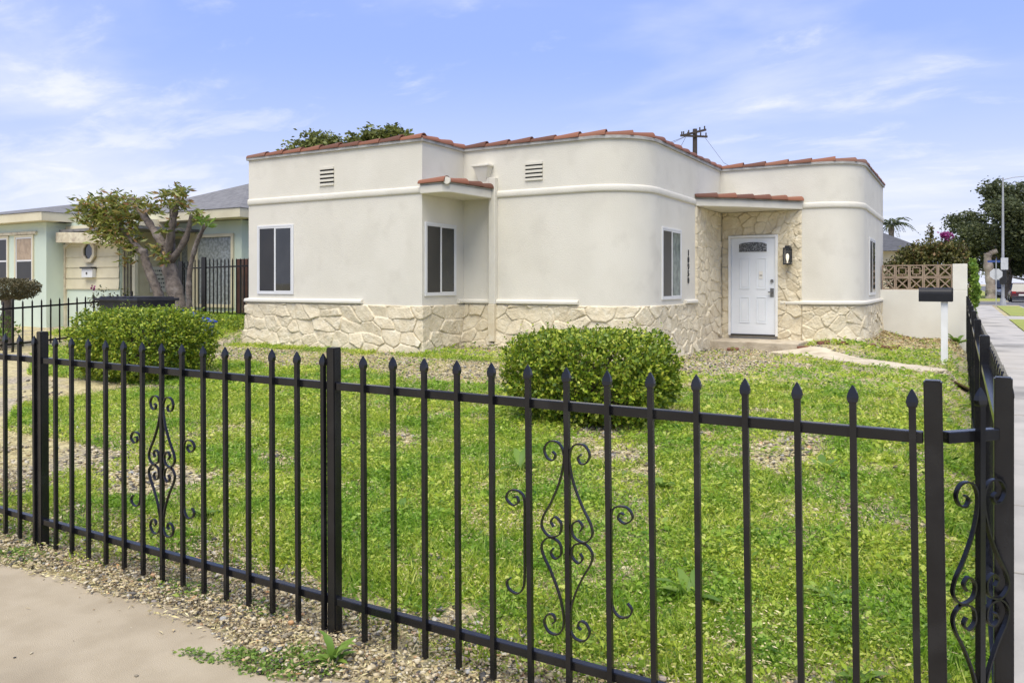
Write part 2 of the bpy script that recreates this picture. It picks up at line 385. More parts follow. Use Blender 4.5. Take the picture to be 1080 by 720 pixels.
while y < 64:
    sw.box(.14, y, -.1, 1.64, y+1.494, float(.0 + .006*math.sin(y*3.1))); y += 1.5
tag(sw.build('pavement_side', M['concrete_grey'], bevel=.006), kind='structure')
slab_rect('driveway_apron', 1.65, 40, 3.2, 44.3, 0, M['concrete_grey'])
slab_rect('kerb', 3.2, -60, 3.35, 64, .002, M['concrete_grey'], .2)
slab_rect('kerb_far', 3.2, 82, 3.35, 300, .002, M['concrete_grey'], .2)
slab_rect('road_side', 3.36, -200, 14.5, 600, -.12, M['asphalt'], .05)
slab_rect('road_cross', -300, 66, 3.355, 79, -.012, M['asphalt'], .05)
slab_rect('pavement_corner', -4, 64.02, 3.3, 66.5, .0, M['concrete_tan'], .1)
slab_rect('pavement_far', -60, 79.02, 3.19, 81, .0, M['concrete_tan'], .1)
tag(MB().box(1.66, -3, -.1, 3.19, 39.9, .02).build('parkway_turf', M['grassmat']), kind='structure')
tag(MB().box(1.9, 44.4, -.1, 3.19, 63.5, .02).build('parkway_turf_far', M['grassmat']), kind='structure')
tag(MB().box(-60, 81.02, -.1, 3.19, 300, .03).build('verge_turf', M['grassmat']), kind='structure')
# garden path from the stoop to the side gate
pp = [(-3.0,15.35),(-2.3,14.85),(-1.45,14.1),(-.7,13.4),(-.05,12.8)]
pth = catmull(pp, 8); V = []; 
for i, p in enumerate(pth):
    d = pth[min(i+1, len(pth)-1)]-pth[max(i-1, 0)]; n_ = np.array([-d[1], d[0]])/np.linalg.norm(d)
    for k, w in enumerate((-.33, -.32, .32, .33)):
        q = p+n_*(w+.02*math.sin(i*1.7+k)); V.append((q[0], q[1], gz(*q)+(.03 if 0 < k < 3 else -.05)))
Fp = [(4*i+k, 4*i+k+1, 4*i+k+5, 4*i+k+4) for i in range(len(pth)-1) for k in range(3)]
tag(npmesh('garden_path', V, Fp, M['path_concrete']), kind='structure')

# ------------------------------------------------------------------ the house
Z_TOP, Z_MLD0, Z_MLD1, Z_SILL = 3.915, 3.045, 3.175, 1.19
def arc(cx_, cy_, r, a0, a1, n=14):
    return [(cx_+r*math.cos(R(a)), cy_+r*math.sin(R(a))) for a in np.linspace(a0, a1, n)]
W1 = [(-11.95,10.49), (-7.81,10.49)]
REC = [(-7.81,10.49), (-7.81,11.73)]
MAIN = [(-7.81,11.73)] + arc(-5.375, 12.63, .9, -90, 0) + [(-4.475,16.5)]
DOORW = [(-4.475,16.5)] + arc(-2.55, 17.3, .8, -90, 0) + [(-1.75,21.3)]
OUT = [(-11.95,21.3)] + W1 + [REC[1]] + MAIN[1:] + DOORW[1:]
house = empty('house', (-7, 14, .3), 'low cream stucco house with curved corners, clay tile edging and white front door', 'house')
def sweep_rows(path, offs_z, closed=False):
    """rows of points: path offset outward (to the right of travel) by off, at height z"""
    P = [np.array(p, float) for p in path]; n = len(P); out = []
    for off, z in offs_z:
        row = []
        for i in range(n):
            if closed: a, b = P[i-1], P[(i+1) % n]
            else: a, b = P[max(i-1, 0)], P[min(i+1, n-1)]
            d1 = P[i]-a; d2 = b-P[i]
            if np.linalg.norm(d1) < 1e-9: d1 = d2
            if np.linalg.norm(d2) < 1e-9: d2 = d1
            d1 = d1/np.linalg.norm(d1); d2 = d2/np.linalg.norm(d2)
            n1 = np.array([d1[1], -d1[0]]); n2 = np.array([d2[1], -d2[0]])
            mv = n1+n2; mv = mv/np.linalg.norm(mv); k = off/max(.3, mv.dot(n1))
            q = P[i]+mv*k; row.append((q[0], q[1], z))
        out.append(row)
    return out
def sweep(name, path, prof, m, parent, closed=False, smooth=False, caps=True):
    rows = sweep_rows(path, prof, closed); n = len(path); V = [p for r in rows for p in r]; Fc = []
    for r in range(len(rows)-1):
        for i in range(n if closed else n-1):
            j = (i+1) % n; Fc.append((r*n+i, r*n+j, (r+1)*n+j, (r+1)*n+i))
    if caps and not closed:
        Fc.append(tuple(r*n for r in range(len(rows)))); Fc.append(tuple(r*n+n-1 for r in range(len(rows)))[::-1])
    o = npmesh(name, V, Fc, m, parent)
    if smooth:
        me = o.data; me.polygons.foreach_set('use_smooth', np.ones(len(me.polygons), bool))
        md = o.modifiers.new('edge', 'EDGE_SPLIT'); md.split_angle = R(35)
    return o
sweep('wall', OUT, [(0, .1), (0, Z_TOP)], M['stucco'], house, closed=True, smooth=True)
npmesh('flat_roof', [(x, y, Z_TOP-.12) for x, y in OUT], [tuple(range(len(OUT)))], M['roof_flat'], house)
# mortar drip board, inner parapet side and moulding band
sweep('parapet_cap', OUT, [(-.2, Z_TOP-.2), (-.2, Z_TOP+.05), (.035, Z_TOP+.05), (.035, Z_TOP), (-.01, Z_TOP-.002)], M['mortar'], house, closed=True, smooth=True)
def half_round(z0, z1, d, n=6):
    zm, r = (z0+z1)/2, (z1-z0)/2
    return [(-.02, z0)] + [(d*(math.cos(a)**.6)+.004, zm+r*math.sin(a)) for a in np.linspace(-1.45, 1.45, n)] + [(-.02, z1)]
mp = half_round(Z_MLD0+.006, Z_MLD1-.008, .027, 9)
a_cut = [(-4.475,14.72)]
sweep('moulding', W1, mp, M['stucco_trim'], house, smooth=True)
sweep('moulding', [(-7.09,11.73)] + MAIN[1:-1] + a_cut, mp, M['stucco_trim'], house, smooth=True)
sweep('moulding', [(-2.82,16.5)] + DOORW[1:], mp, M['stucco_trim'], house, smooth=True)
def path_point(path, s):
    for a, b in zip(path[:-1], path[1:]):
        a, b = np.array(a), np.array(b); L = np.linalg.norm(b-a)
        if s <= L: return a+(b-a)*s/L, (b-a)/L
        s -= L
    return b+(b-a)/L*s, (b-a)/L
def plen(path): return sum(math.dist(a, b) for a, b in zip(path[:-1], path[1:]))
def barrel_tiles(name, paths, zbase, r=.080, L=.46, inset=.055, parent=None):
    mb = MB(); K = 11; rr = random.Random(3)
    for path in paths:
        T = plen(path); n = max(1, round(T/L)); st = T/n
        for i in range(n):
            j = rr.uniform(-.012, .012)
            (p0, d0), (p1, d1) = path_point(path, i*st-.03), path_point(path, (i+1)*st+.03 if i < n-1 else T+.02)
            dd = (p1-p0); dd /= np.linalg.norm(dd); nn = np.array([dd[1], -dd[0]]); b = len(mb.v); V = []
            for (p, rad, lift) in ((p0, r*.84, 0), (p0*.5+p1*.5, r*.92, .012+j*.4), (p1, r*1.02, .026+j)):
                for inner in (0, 1):
                    for k in range(K):
                        a = math.pi*k/(K-1); q = rad-(.014 if inner else 0)
                        c = p-nn*(inset-.02)
                        V.append((c[0]+nn[0]*q*math.cos(a)*1.12, c[1]+nn[1]*q*math.cos(a)*1.12, zbase+lift*(.3+.7*math.sin(a))+q*math.sin(a)*.98-.004*inner))
            F_ = []
            for s_ in range(2):
                for k in range(K-1):
                    o = s_*2*K+k; F_.append((o, o+1, o+1+2*K, o+2*K)); o += K; F_.append((o+1, o, o+2*K, o+1+2*K))
            for s_ in (0, 2):
                for k in range(K-1):
                    o = s_*2*K+k; F_.append((o, o+K, o+K+1, o+1) if s_ == 0 else (o+1, o+K+1, o+K, o))
            mb.add(V, F_)
    o = mb.build(name, M['tile'], parent, smooth=True); md = o.modifiers.new('edge', 'EDGE_SPLIT'); md.split_angle = R(40); return o
barrel_tiles('roof_tiles', [W1, REC, MAIN, DOORW], Z_TOP+.045, parent=house)

# stone veneer with real relief: irregular split stones worked out per point
def stone_height(u, z, seed, sx_=.34, sz_=.23):
    u = u + .05*(fbm(u*2.1, z*3.1, seed+40, 3)-.5)*2; z = z + .05*(fbm(u*2.1+9, z*3.1, seed+41, 3)-.5)*2
    ang = 1.5*(fbm(u*.5, z*.5, seed+50, 2)-.5); U = u/sx_+ang*z*3; W = z/sz_
    iu, iw = np.floor(U), np.floor(W); f1 = np.full(u.shape, 9.); f2 = np.full(u.shape, 9.); cid = np.zeros(u.shape); px = np.zeros(u.shape); pz = np.zeros(u.shape)
    for a in (-1, 0, 1):
        for b in (-1, 0, 1):
            cx_, cz_ = iu+a, iw+b; qx = cx_+.08+.84*hash2(cx_, cz_, seed); qz = cz_+.08+.84*hash2(cx_, cz_, seed+1)
            d = np.hypot(U-qx, (W-qz)); c = hash2(cx_, cz_, seed+2); new = d < f1
            f2 = np.where(new, f1, np.minimum(f2, d)); cid = np.where(new, c, cid); px = np.where(new, U-qx, px); pz = np.where(new, W-qz, pz); f1 = np.where(new, d, f1)
    e = sm(.006, .08, f2-f1)
    U2 = (u+.35*z)/.13; W2 = (z-.3*u)/.085; i2, j2 = np.floor(U2), np.floor(W2); g1 = np.full(u.shape, 9.); g2 = np.full(u.shape, 9.)
    for a in (-1, 0, 1):
        for b in (-1, 0, 1):
            ca, cb = i2+a, j2+b; d = np.hypot(U2-ca-hash2(ca, cb, seed+70), W2-cb-hash2(ca, cb, seed+71)); nw = d < g1; g2 = np.where(nw, g1, np.minimum(g2, d)); g1 = np.where(nw, d, g1)
    chip = (1-sm(.01, .09, g2-g1))*sm(.45, .6, fbm(u*2.2, z*2.2, seed+72, 3))
    tx = hash2(np.floor(cid*9999), np.floor(cid*777), 4)-.5; tz = hash2(np.floor(cid*9999), np.floor(cid*777), 5)-.5
    h = .020*cid + .07*tx*px + .06*tz*pz + .016*(fbm(u*13, z*13, seed+7, 3)-.5)+.008*(fbm(u*45, z*30, seed+8, 2)-.5)
    return e*(.011+h*.9-.009*chip) - (1-e)*.003
def stone_wall(name, path, z0, z1, seed, flare=.06, hole=None, top_fn=None, off0=.015, du=.013):
    T = plen(path); us = np.arange(0, T+1e-6, du); us[-1] = T; nz = int((z1-z0)/du)+1; zs = np.linspace(z0, z1, nz)
    # miter-correct base rows from the corner list, resampled
    knots = np.cumsum([0]+[math.dist(a, b) for a, b in zip(path[:-1], path[1:])])
    def row(off):
        q = np.array(sweep_rows(path, [(off, 0)])[0])[:, :2]
        return np.stack([np.interp(us, knots, q[:, 0]), np.interp(us, knots, q[:, 1])], -1)
    B0, B1 = row(0.), row(.1); N = (B1-B0)/.1
    U, Zg = np.meshgrid(us, zs); h = stone_height(U, Zg, seed)
    off = off0 + flare*np.clip((z1-Zg)/(z1-z0), 0, 1)**1.6 + h
    e = np.minimum(1, np.minimum((Zg-z0)/.02+.0, (z1-Zg)/.02)); off = np.where((Zg > z1-.005) | (U < 1e-6) | (U > T-1e-6), -.01, off)
    V = np.stack([B0[None, :, 0]+N[None, :, 0]*off, B0[None, :, 1]+N[None, :, 1]*off, Zg], -1)
    k = np.arange(U.size).reshape(U.shape); Q = np.stack([k[:-1,:-1], k[:-1,1:], k[1:,1:], k[1:,:-1]], -1)
    keep = np.ones(Q.shape[:2], bool)
    if hole:
        uc, zc_ = U[:-1,:-1], Zg[:-1,:-1]; keep &= ~((uc > hole[0]) & (uc < hole[1]) & (zc_ < hole[2]))
    return npmesh(name, V.reshape(-1, 3), Q[keep], M['stone'], house, smooth=True)
s_main = [W1[0], W1[1], REC[1]] + MAIN[1:-1] + [(-4.475,14.72)]
stone_wall('stone_base', [(-11.95,12.0)] + s_main, .22, Z_SILL-.005, 21, .085)
stone_wall('stone_entry_wall', [(-4.475,14.722), (-4.475,16.46)], .22, 3.04, 33, .03)
stone_wall('stone_entry_wall', [(-4.44,16.5), (-2.83,16.5)], .30, 3.04, 47, .02, hole=(.16, 1.14, 2.55))
stone_wall('stone_base', [(-2.828,16.5)] + DOORW[1:], .25, Z_SILL-.075, 58, .06)
# sills
def sill(name, path, z1, h=.066, d=.065):
    return sweep(name, path, [(-.01, z1-h), (d-.012, z1-h), (d, z1-h+.012), (d, z1-.02), (d-.015, z1), (-.01, z1+.012)], M['stucco_trim'], house, smooth=True)
sill('sill_band', [(-11.95,11.0), (-11.95,10.49), (-9.08,10.49)], Z_SILL+.075)
sill('sill_band', [(-7.81,11.52), (-7.81,11.73), (-5.52,11.73)], Z_SILL+.075)
sill('sill_band', [(-4.475,14.02), (-4.475,14.71)], Z_SILL+.055)
sill('sill_band', [(-3.24,16.5)] + DOORW[1:], Z_SILL+.005)
# windows: horizontal sliders with white vinyl frames
def frame_pieces(mb, o, e, n, w, z0, z1, t, d0, d1):
    """rectangle frame on a wall: origin o, along e, outward n, bar width t, from d0 to d1 proud"""
    o, e, n = Vector((*o, 0)), Vector((*e, 0)), Vector((*n, 0)); up = Vector((0, 0, 1)); dm, dh = (d0+d1)/2, (d1-d0)/2
    for (ua, ub, za, zb) in ((0, t, z0, z1), (w-t, w, z0, z1), (t, w-t, z0, z0+t), (t, w-t, z1-t, z1)):
        mb.obox(o+e*((ua+ub)/2)+n*dm+up*((za+zb)/2), e, n, up, (ub-ua)/2, dh, (zb-za)/2)
    return mb
def wall_quad(o, e, n, u0, u1, z0, z1, d):
    mb = MB(); o, e, n = Vector((*o, 0)), Vector((*e, 0)), Vector((*n, 0)); up = Vector((0, 0, 1))
    return mb.obox(o+e*((u0+u1)/2)+n*d+up*((z0+z1)/2), e, n, up, (u1-u0)/2, .003, (z1-z0)/2)
def slider_window(parent, o, e, n, w, z0, z1, left='glass', right='glass', fm='vinyl', base=0):
    fr = frame_pieces(MB(), o, e, n, w, z0, z1, .036, base-.01, base+.020).build('window', M[fm], parent, bevel=.004)
    mb = MB(); frame_pieces(mb, o, e, n, w/2+.02, z0+.066, z1-.066, .035, base+.004, base+.026)
    V3 = lambda u: (o[0]+e[0]*u, o[1]+e[1]*u)
    mb2 = MB(); o2 = V3(.067)
    o2 = V3(.038); frame_pieces(mb2, o2, e, n, w/2-.038+.018, z0+.038, z1-.038, .022, base+.002, base+.016); mb2.build('sash', M[fm], fr)
    mb3 = MB(); frame_pieces(mb3, V3(w/2-.020), e, n, w/2-.038+.020, z0+.038, z1-.038, .030, base+.006, base+.018); mb3.build('sash', M[fm], fr)
    wall_quad(o, e, n, .060, w/2-.008, z0+.060, z1-.060, base+.006).build('pane', M[left], fr)
    wall_quad(o, e, n, w/2+.010, w-.068, z0+.068, z1-.068, base+.010).build('pane', M[right], fr)
    return fr
slider_window(house, (-11.70,10.49), (1,0), (0,-1), .95, 1.35, 2.65, 'glass_screen', 'glass')
slider_window(house, (-7.81,10.56), (0,1), (1,0), .92, 1.34, 2.58, 'glass_screen', 'glass')
slider_window(house, (-4.475,12.80), (0,1), (1,0), 1.05, 1.27, 2.52, 'glass_screen', 'curtain_green')
slider_window(house, (-1.75,18.05), (0,1), (1,0), 1.25, 1.30, 2.52, 'glass_screen', 'glass')
# louvre vents
def vent(o, e, n, w, z0, z1, k=4):
    fr = wall_quad(o, e, n, 0, w, z0, z1, .004).build('vent', M['void'], house); mb = MB()
    for i in range(k+1):
        zc_ = z0+(z1-z0)*i/k; O = Vector((*o, 0))+Vector((*e, 0))*w/2+Vector((*n, 0))*.012+Vector((0, 0, zc_))
        mb.obox(O, (*e, 0), (*n, 0), (0, 0, 1), w/2+.004, .012, .020)
    mb.build('louvre', M['stucco'], fr)
vent((-10.09,10.49), (1,0), (0,-1), .33, 3.33, 3.62); vent((-6.53,11.73), (1,0), (0,-1), .33, 3.33, 3.60)
# rain leader: head, jog and square pipe
lh = MB(); z0, z1 = 3.30, 3.60
lh.add([(-7.40,11.64,z0),(-7.28,11.64,z0),(-7.28,11.73,z0),(-7.40,11.73,z0),(-7.50,11.55,z1),(-7.19,11.55,z1),(-7.19,11.73,z1),(-7.50,11.73,z1)],
       [(0,3,2,1),(4,5,6,7),(0,1,5,4),(1,2,6,5),(2,3,7,6),(3,0,4,7)]); lh.box(-7.52,11.53,z1,-7.17,11.73,z1+.035)
dp = MB().box(-7.215,11.625,1.19,-7.085,11.735,3.40).build('downpipe', M['stucco_trim'], house, bevel=.008)
MB().box(-7.215,11.60,.54,-7.085,11.74,1.188).build('pipe_foot', M['stone'], dp, bevel=.008)
MB().box(-7.41,11.63,3.27,-7.216,11.735,3.40).build('pipe_elbow', M['stucco_trim'], dp, bevel=.008)
lh.build('leader_head', M['stucco_trim'], dp, bevel=.005)
MB().box(-7.19,11.64,.47,-7.11,11.72,.54).build('pipe_outlet', M['void'], dp)
# window canopy (rectangular) and door canopy (triangular) with tile edging
def canopy(poly, edges, plug=None):
    n = len(poly); c = MB().prism(poly, Z_MLD0-.01, Z_MLD1-.004).build('canopy', M['stucco_trim'], house, bevel=.012)
    top = MB().prism([(x, y) for x, y in poly], Z_MLD1-.003, Z_MLD1+.03).build('canopy_top', M['mortar'], c)
    barrel_tiles('canopy_tiles', edges, Z_MLD1+.025, r=.085, L=.42, inset=.05, parent=c)
    if plug:
        mb = MB(); mb.tube([plug, (plug[0]+.015, plug[1]-.045, plug[2])], .06, 12); mb.build('mortar_plug', M['stucco_trim'], c)
canopy([(-7.81,10.43),(-7.36,10.41),(-7.24,10.50),(-7.14,11.73),(-7.81,11.73)],
       [[(-7.80,10.44),(-7.30,10.43)], [(-7.26,10.50),(-7.16,11.70)]], (-7.27,10.45,Z_MLD1+.045))
ce = [(-4.475,14.70),(-3.86,15.26),(-3.37,15.82),(-2.80,16.5)]
canopy([(-4.475,16.5)] + ce, [[(-4.45,14.72)] + ce[1:-1] + [(-2.84,16.45)]])
# front door
DX0, DX1, DZ0, DZ1 = -4.29, -3.29, .475, 2.545
df = MB(); df.box(DX0,16.43,DZ0,DX0+.05,16.52,DZ1); df.box(DX1-.05,16.43,DZ0,DX1,16.52,DZ1); df.box(DX0+.05,16.43,DZ1-.05,DX1-.05,16.52,DZ1)
dr = df.build('door_frame', M['white_trim'], house, bevel=.005)
sl = MB().box(DX0+.055,16.462,DZ0+.03,DX1-.055,16.50,DZ1-.055).build('door', M['door'], dr, bevel=.003)
MB().box(DX0+.05,16.44,DZ0,DX1-.05,16.51,DZ0+.028).build('threshold', M['void'], dr)
pm = MB()
xm = (DX0+DX1)/2
for xa in (xm-.27, xm+.07):
    for za, zb in ((DZ0+.26, DZ0+.80), (DZ0+.96, DZ0+1.60)):
        w_ = .20
        for (a, b, c, d) in ((xa, xa+.016, za, zb), (xa+w_-.016, xa+w_, za, zb), (xa+.016, xa+w_-.016, za, za+.016), (xa+.016, xa+w_-.016, zb-.016, zb)):
            pm.box(a, 16.452, c, b, 16.463, d)
        pm.box(xa+.04, 16.456, za+.04, xa+w_-.04, 16.463, zb-.04)
pm.build('door_panel', M['door'], sl, bevel=.003)
lite = [(-.28,0),(.28,0),(.28,.15)] + [(.28*math.cos(a), .15+.05*math.sin(a)) for a in np.linspace(.2, math.pi-.2, 9)] + [(-.28,.15)]
def wall_poly(pts, y0, y1, xo, zo):
    mb = MB(); n = len(pts); mb.add([(xo+p[0], y1, zo+p[1]) for p in pts]+[(xo+p[0], y0, zo+p[1]) for p in pts], [tuple(range(n))[::-1], tuple(range(n, 2*n))]+[(i, (i+1)%n, n+(i+1)%n, n+i) for i in range(n)]); return mb
wall_poly([(p[0]*1.06, p[1]*1.08-.008) for p in lite], 16.453, 16.463, xm, DZ0+1.73).build('glass_trim', M['door'], sl)
wall_poly(lite, 16.449, 16.4545, xm, DZ0+1.73).build('fan_light', M['leaded'], sl)
hm = MB(); xk = DX1-.115; hm.tube([(xk,16.463,DZ0+1.13),(xk,16.43,DZ0+1.13)], .032, 12); hm.build('deadbolt', M['chrome'], sl)
hm = MB(); hm.box(xk-.035,16.45,DZ0+.80,xk+.035,16.463,DZ0+.98); hm.tube([(xk,16.45,DZ0+.90),(xk,16.41,DZ0+.90)], .013, 8); hm.bar((xk+.01,16.41,DZ0+.90),(xk-.07,16.405,DZ0+.90),.03,.025); hm.build('handle', M['chrome'], sl)
nt_ = MB().box(xm+.13,16.447,DZ0+1.17,xm+.20,16.4515,DZ0+1.33); nt_.build('paper_notice', M['paper'], sl)
MB().box(xm+.138,16.445,DZ0+1.235,xm+.192,16.447,DZ0+1.25).build('notice_mark', M['ink'], sl)
# porch lantern
pl = MB(); lx = -3.08
pl.box(lx-.05,16.40,1.98,lx+.05,16.44,2.30); pl.box(lx-.075,16.26,2.24,lx+.075,16.42,2.27); pl.box(lx-.045,16.29,2.27,lx+.045,16.39,2.31)
pl.box(lx-.075,16.26,1.93,lx+.075,16.42,1.955)
for sx_ in (-1, 1):
    for sy in (16.268, 16.405): pl.box(lx+sx_*.068-.008, sy-.008, 1.955, lx+sx_*.068+.008, sy+.008, 2.24)
lan = pl.build('porch_light', M['black_satin'], house)
MB().tube([(lx,16.335,1.96),(lx,16.335,2.0),(lx,16.335,2.06),(lx,16.335,2.12),(lx,16.335,2.15)], [.012,.013,.03,.03,.01], 12).build('bulb', M['bulb'], lan, smooth=True)
MB().box(lx-.062,16.274,1.957,lx+.062,16.40,2.238).build('lantern_glass', M['clear'], lan)
# house number, digits one above the other
def text_mesh(name, body, size, m, parent, loc, rot, ext=.006):
    cu = bpy.data.curves.new(name, 'FONT'); cu.body = body; cu.size = size; cu.extrude = ext; cu.align_x = 'CENTER'; cu.align_y = 'CENTER'; cu.offset = .004
    o = bpy.data.objects.new(name, cu); COL.objects.link(o)
    me = bpy.data.meshes.new_from_object(o.evaluated_get(bpy.context.evaluated_depsgraph_get())); bpy.data.objects.remove(o)
    me.materials.clear(); me.materials.append(m); q = link(name, me, parent); q.location = Vector(loc)-(wloc(parent) if parent else Vector()); q.rotation_euler = rot; return q
for i, ch in enumerate('10950'):
    text_mesh('house_digit', ch, .155, M['black_satin'], house, (-4.463, 14.27, 2.115-.128*i), (R(90), 0, R(90)))
# the stoop in front of the door
st = MB().prism([(-4.42,15.55),(-2.72,15.5),(-2.72,16.44),(-4.42,16.44)], .05, .415)
tag(st.build('doorstep', M['step'], bevel=.02), 'worn beige concrete doorstep below the white front door', 'step')

# ------------------------------------------------------------------ iron fences
ORN = [(.058,.930),(.046,.918),(.056,.898),(.080,.904),(.092,.935),(.070,.966),(.030,.962),(.011,.915),(.026,.83),(.062,.745),(.096,.685),(.102,.645),(.072,.615),(.030,.628),(.022,.668),(.046,.690),(.064,.672),(.054,.652)]
CSC = [(u*1.22, v) for u, v in [(.052,.738),(.040,.742),(.034,.722),(.055,.708),(.078,.732),(.062,.764),(.028,.762),(.013,.735),(.012,.66),(.012,.56),(.012,.45),(.018,.40),(.038,.376),(.066,.385),(.076,.41),(.062,.43)]]
def ribbon(mb, P, e, o, d, w=.013, t=.0055):
    """flat bar bent in the fence plane: points (u, v) -> o + e*u + z*v, width w along d, thickness t"""
    P = catmull(P, 6); e, o, d = Vector(e), Vector(o), Vector(d); up = Vector((0, 0, 1)); b = len(mb.v); n = len(P)
    for i, p in enumerate(P):
        T = P[min(i+1, n-1)]-P[max(i-1, 0)]; T = T/np.linalg.norm(T); nrm = e*(-T[1])+up*T[0]; c = o+e*p[0]+up*p[1]
        for a, q in ((-1,-1),(1,-1),(1,1),(-1,1)): mb.v.append(tuple(c+nrm*(a*t/2)+d*(q*w/2)))
    for i in range(n-1):
        for j in range(4): mb.f.append((b+i*4+j, b+i*4+(j+1)%4, b+i*4+4+(j+1)%4, b+i*4+4+j))
    mb.f += [(b,b+1,b+2,b+3), (b+4*n-1,b+4*n-2,b+4*n-3,b+4*n-4)]
def picket_mesh():
    mb = MB(); w = .0095; z0, z1 = .025, 1.188
    V = []; prof = [(z0,1,1),(z1,1,1),(z1+.006,1.45,1.1),(z1+.018,1.72,1.0),(z1+.032,1.45,.75),(z1+.046,.75,.4),(z1+.056,.15,.12)]
    for z, a, b in prof: V += [(-w*a,-w*b,z),(w*a,-w*b,z),(w*a,w*b,z),(-w*a,w*b,z)]
    Fc = [(0,3,2,1)]
    for r in range(len(prof)-1): Fc += [(r*4+j, r*4+(j+1)%4, r*4+4+(j+1)%4, r*4+4+j) for j in range(4)]
    Fc.append(tuple(len(V)-4+j for j in range(4)))
    return mb.add(V, Fc)
PK = picket_mesh()
def shared(mb, name, m):
    me = bpy.data.meshes.new(name); me.from_pydata(mb.v, [], mb.f); me.materials.append(m); return me
PICK = shared(PK, 'picket', M['black'])
def post_mesh(w=.0240, h=1.268):
    bm = bmesh.new(); bmesh.ops.create_cube(bm, size=1)
    for v in bm.verts: v.co.x *= 2*w; v.co.y *= 2*w; v.co.z = (v.co.z+.5)*(h+.15)-.15
    bmesh.ops.bevel(bm, geom=bm.edges[:], offset=.004, segments=2, affect='EDGES'); me = bpy.data.meshes.new('post'); bm.to_mesh(me); me.materials.append(M['black']); return me
POST = post_mesh()
def put(me, name, parent, x, y, z, rz=0, lean=0):
    o = link(name, me, parent); o.location = Vector((x + lean*1.1, y, z)) - wloc(parent); o.rotation_euler = (0, -lean, rz); return o
ffence = empty('iron_fence', (-2.42, FY, 0), 'black iron picket fence with spear tips and scrolls along the front pavement', 'fence')
lean = lambda x: .0065 + .009*float(sm(-2.2, .1, x))
POSTS = [-7.0, -4.71, -2.42, -.079]
for x in POSTS: put(POST, 'post', ffence, x, FY, 0, 0, lean(x))
YP = FY - .026                                        # pickets stand in front of the rails
for a, b in zip(POSTS[:-1], POSTS[1:]):
    g0 = .178 if b < -.5 else .192; st_ = .1595 if b < -.5 else .1612
    for i in range(14):
        x = a+g0+st_*i; put(PICK, 'picket', ffence, x, YP, random.uniform(-.003, .003), 0, lean(x)+random.uniform(-.003, .003))
    for zt in (1.115, .168):
        MB().box(a+.027, FY-.016, zt-.034, b-.027, FY+.016, zt).build('rail', M['black'], ffence, bevel=.003)
    xc = a+g0+st_*6; orn = MB()
    for s in (-1, 1):
        for mir in (0, 1):
            P = [(u*s, (1.226-v) if mir else v) for u, v in ORN]; ribbon(orn, P, (1,0,0), (xc, YP+.0, 0), (0,1,0))
    orn.build('scroll', M['black'], ffence)
    for s, k in ((-1, 5), (1, 7)):
        so = MB(); ribbon(so, [(u*s, v) for u, v in CSC], (1,0,0), (a+g0+st_*k, YP, 0), (0,1,0)); so.build('scroll', M['black'], ffence)
# short angled corner panel
p3, p4 = Vector((-.079, FY, 0)), Vector((.10, 2.79, 0)); ce_ = (p4-p3).normalized(); cd = Vector((ce_.y, -ce_.x, 0))
cpan = empty('corner_panel', tuple((p3+p4)/2), 'short angled black iron panel with one scroll joining the two fences at the corner', 'fence panel')
for zt in (1.115, .168):
    mb = MB(); mb.bar(p3+ce_*.04+Vector((0,0,zt-.017)), p4-ce_*.03+Vector((0,0,zt-.017)), .032, .034); mb.build('rail', M['black'], cpan, bevel=.003)
pc = (p3+p4)/2+cd*.026+ce_*.015; put(PICK, 'picket', cpan, pc.x, pc.y, 0, math.atan2(ce_.y, ce_.x))
orn = MB()
for s in (-1, 1):
    for mir in (0, 1): ribbon(orn, [(u*s, (1.226-v) if mir else v) for u, v in ORN], ce_, (pc.x, pc.y, 0), cd)
orn.build('scroll', M['black'], cpan)
# side fence
sfence = empty('iron_fence', (.08, 8, 0), 'black iron picket fence running away along the side pavement', 'fence')
SX = lambda y: .10 - .05*(y-2.79)/17
sp = [2.79+2.19*i for i in range(9)]
for y in sp: put(POST, 'post', sfence, SX(y), y, 0)
for a, b in zip(sp[:-1], sp[1:]):
    for zt in (1.115, .168):
        MB().bar((SX(a), a+.028, zt-.017), (SX(b), b-.028, zt-.017), .032, .034).build('rail', M['black'], sfence)
k = 0
for a, b in zip(sp[:-1], sp[1:]):
    for i in range(12):
        y = a+.17*(i+1)-.01
        if y > b-.06: break
        k += 1
        if k > 98: break
        put(PICK, 'picket', sfence, SX(y)+.026, y, random.uniform(-.004, .004), R(90))

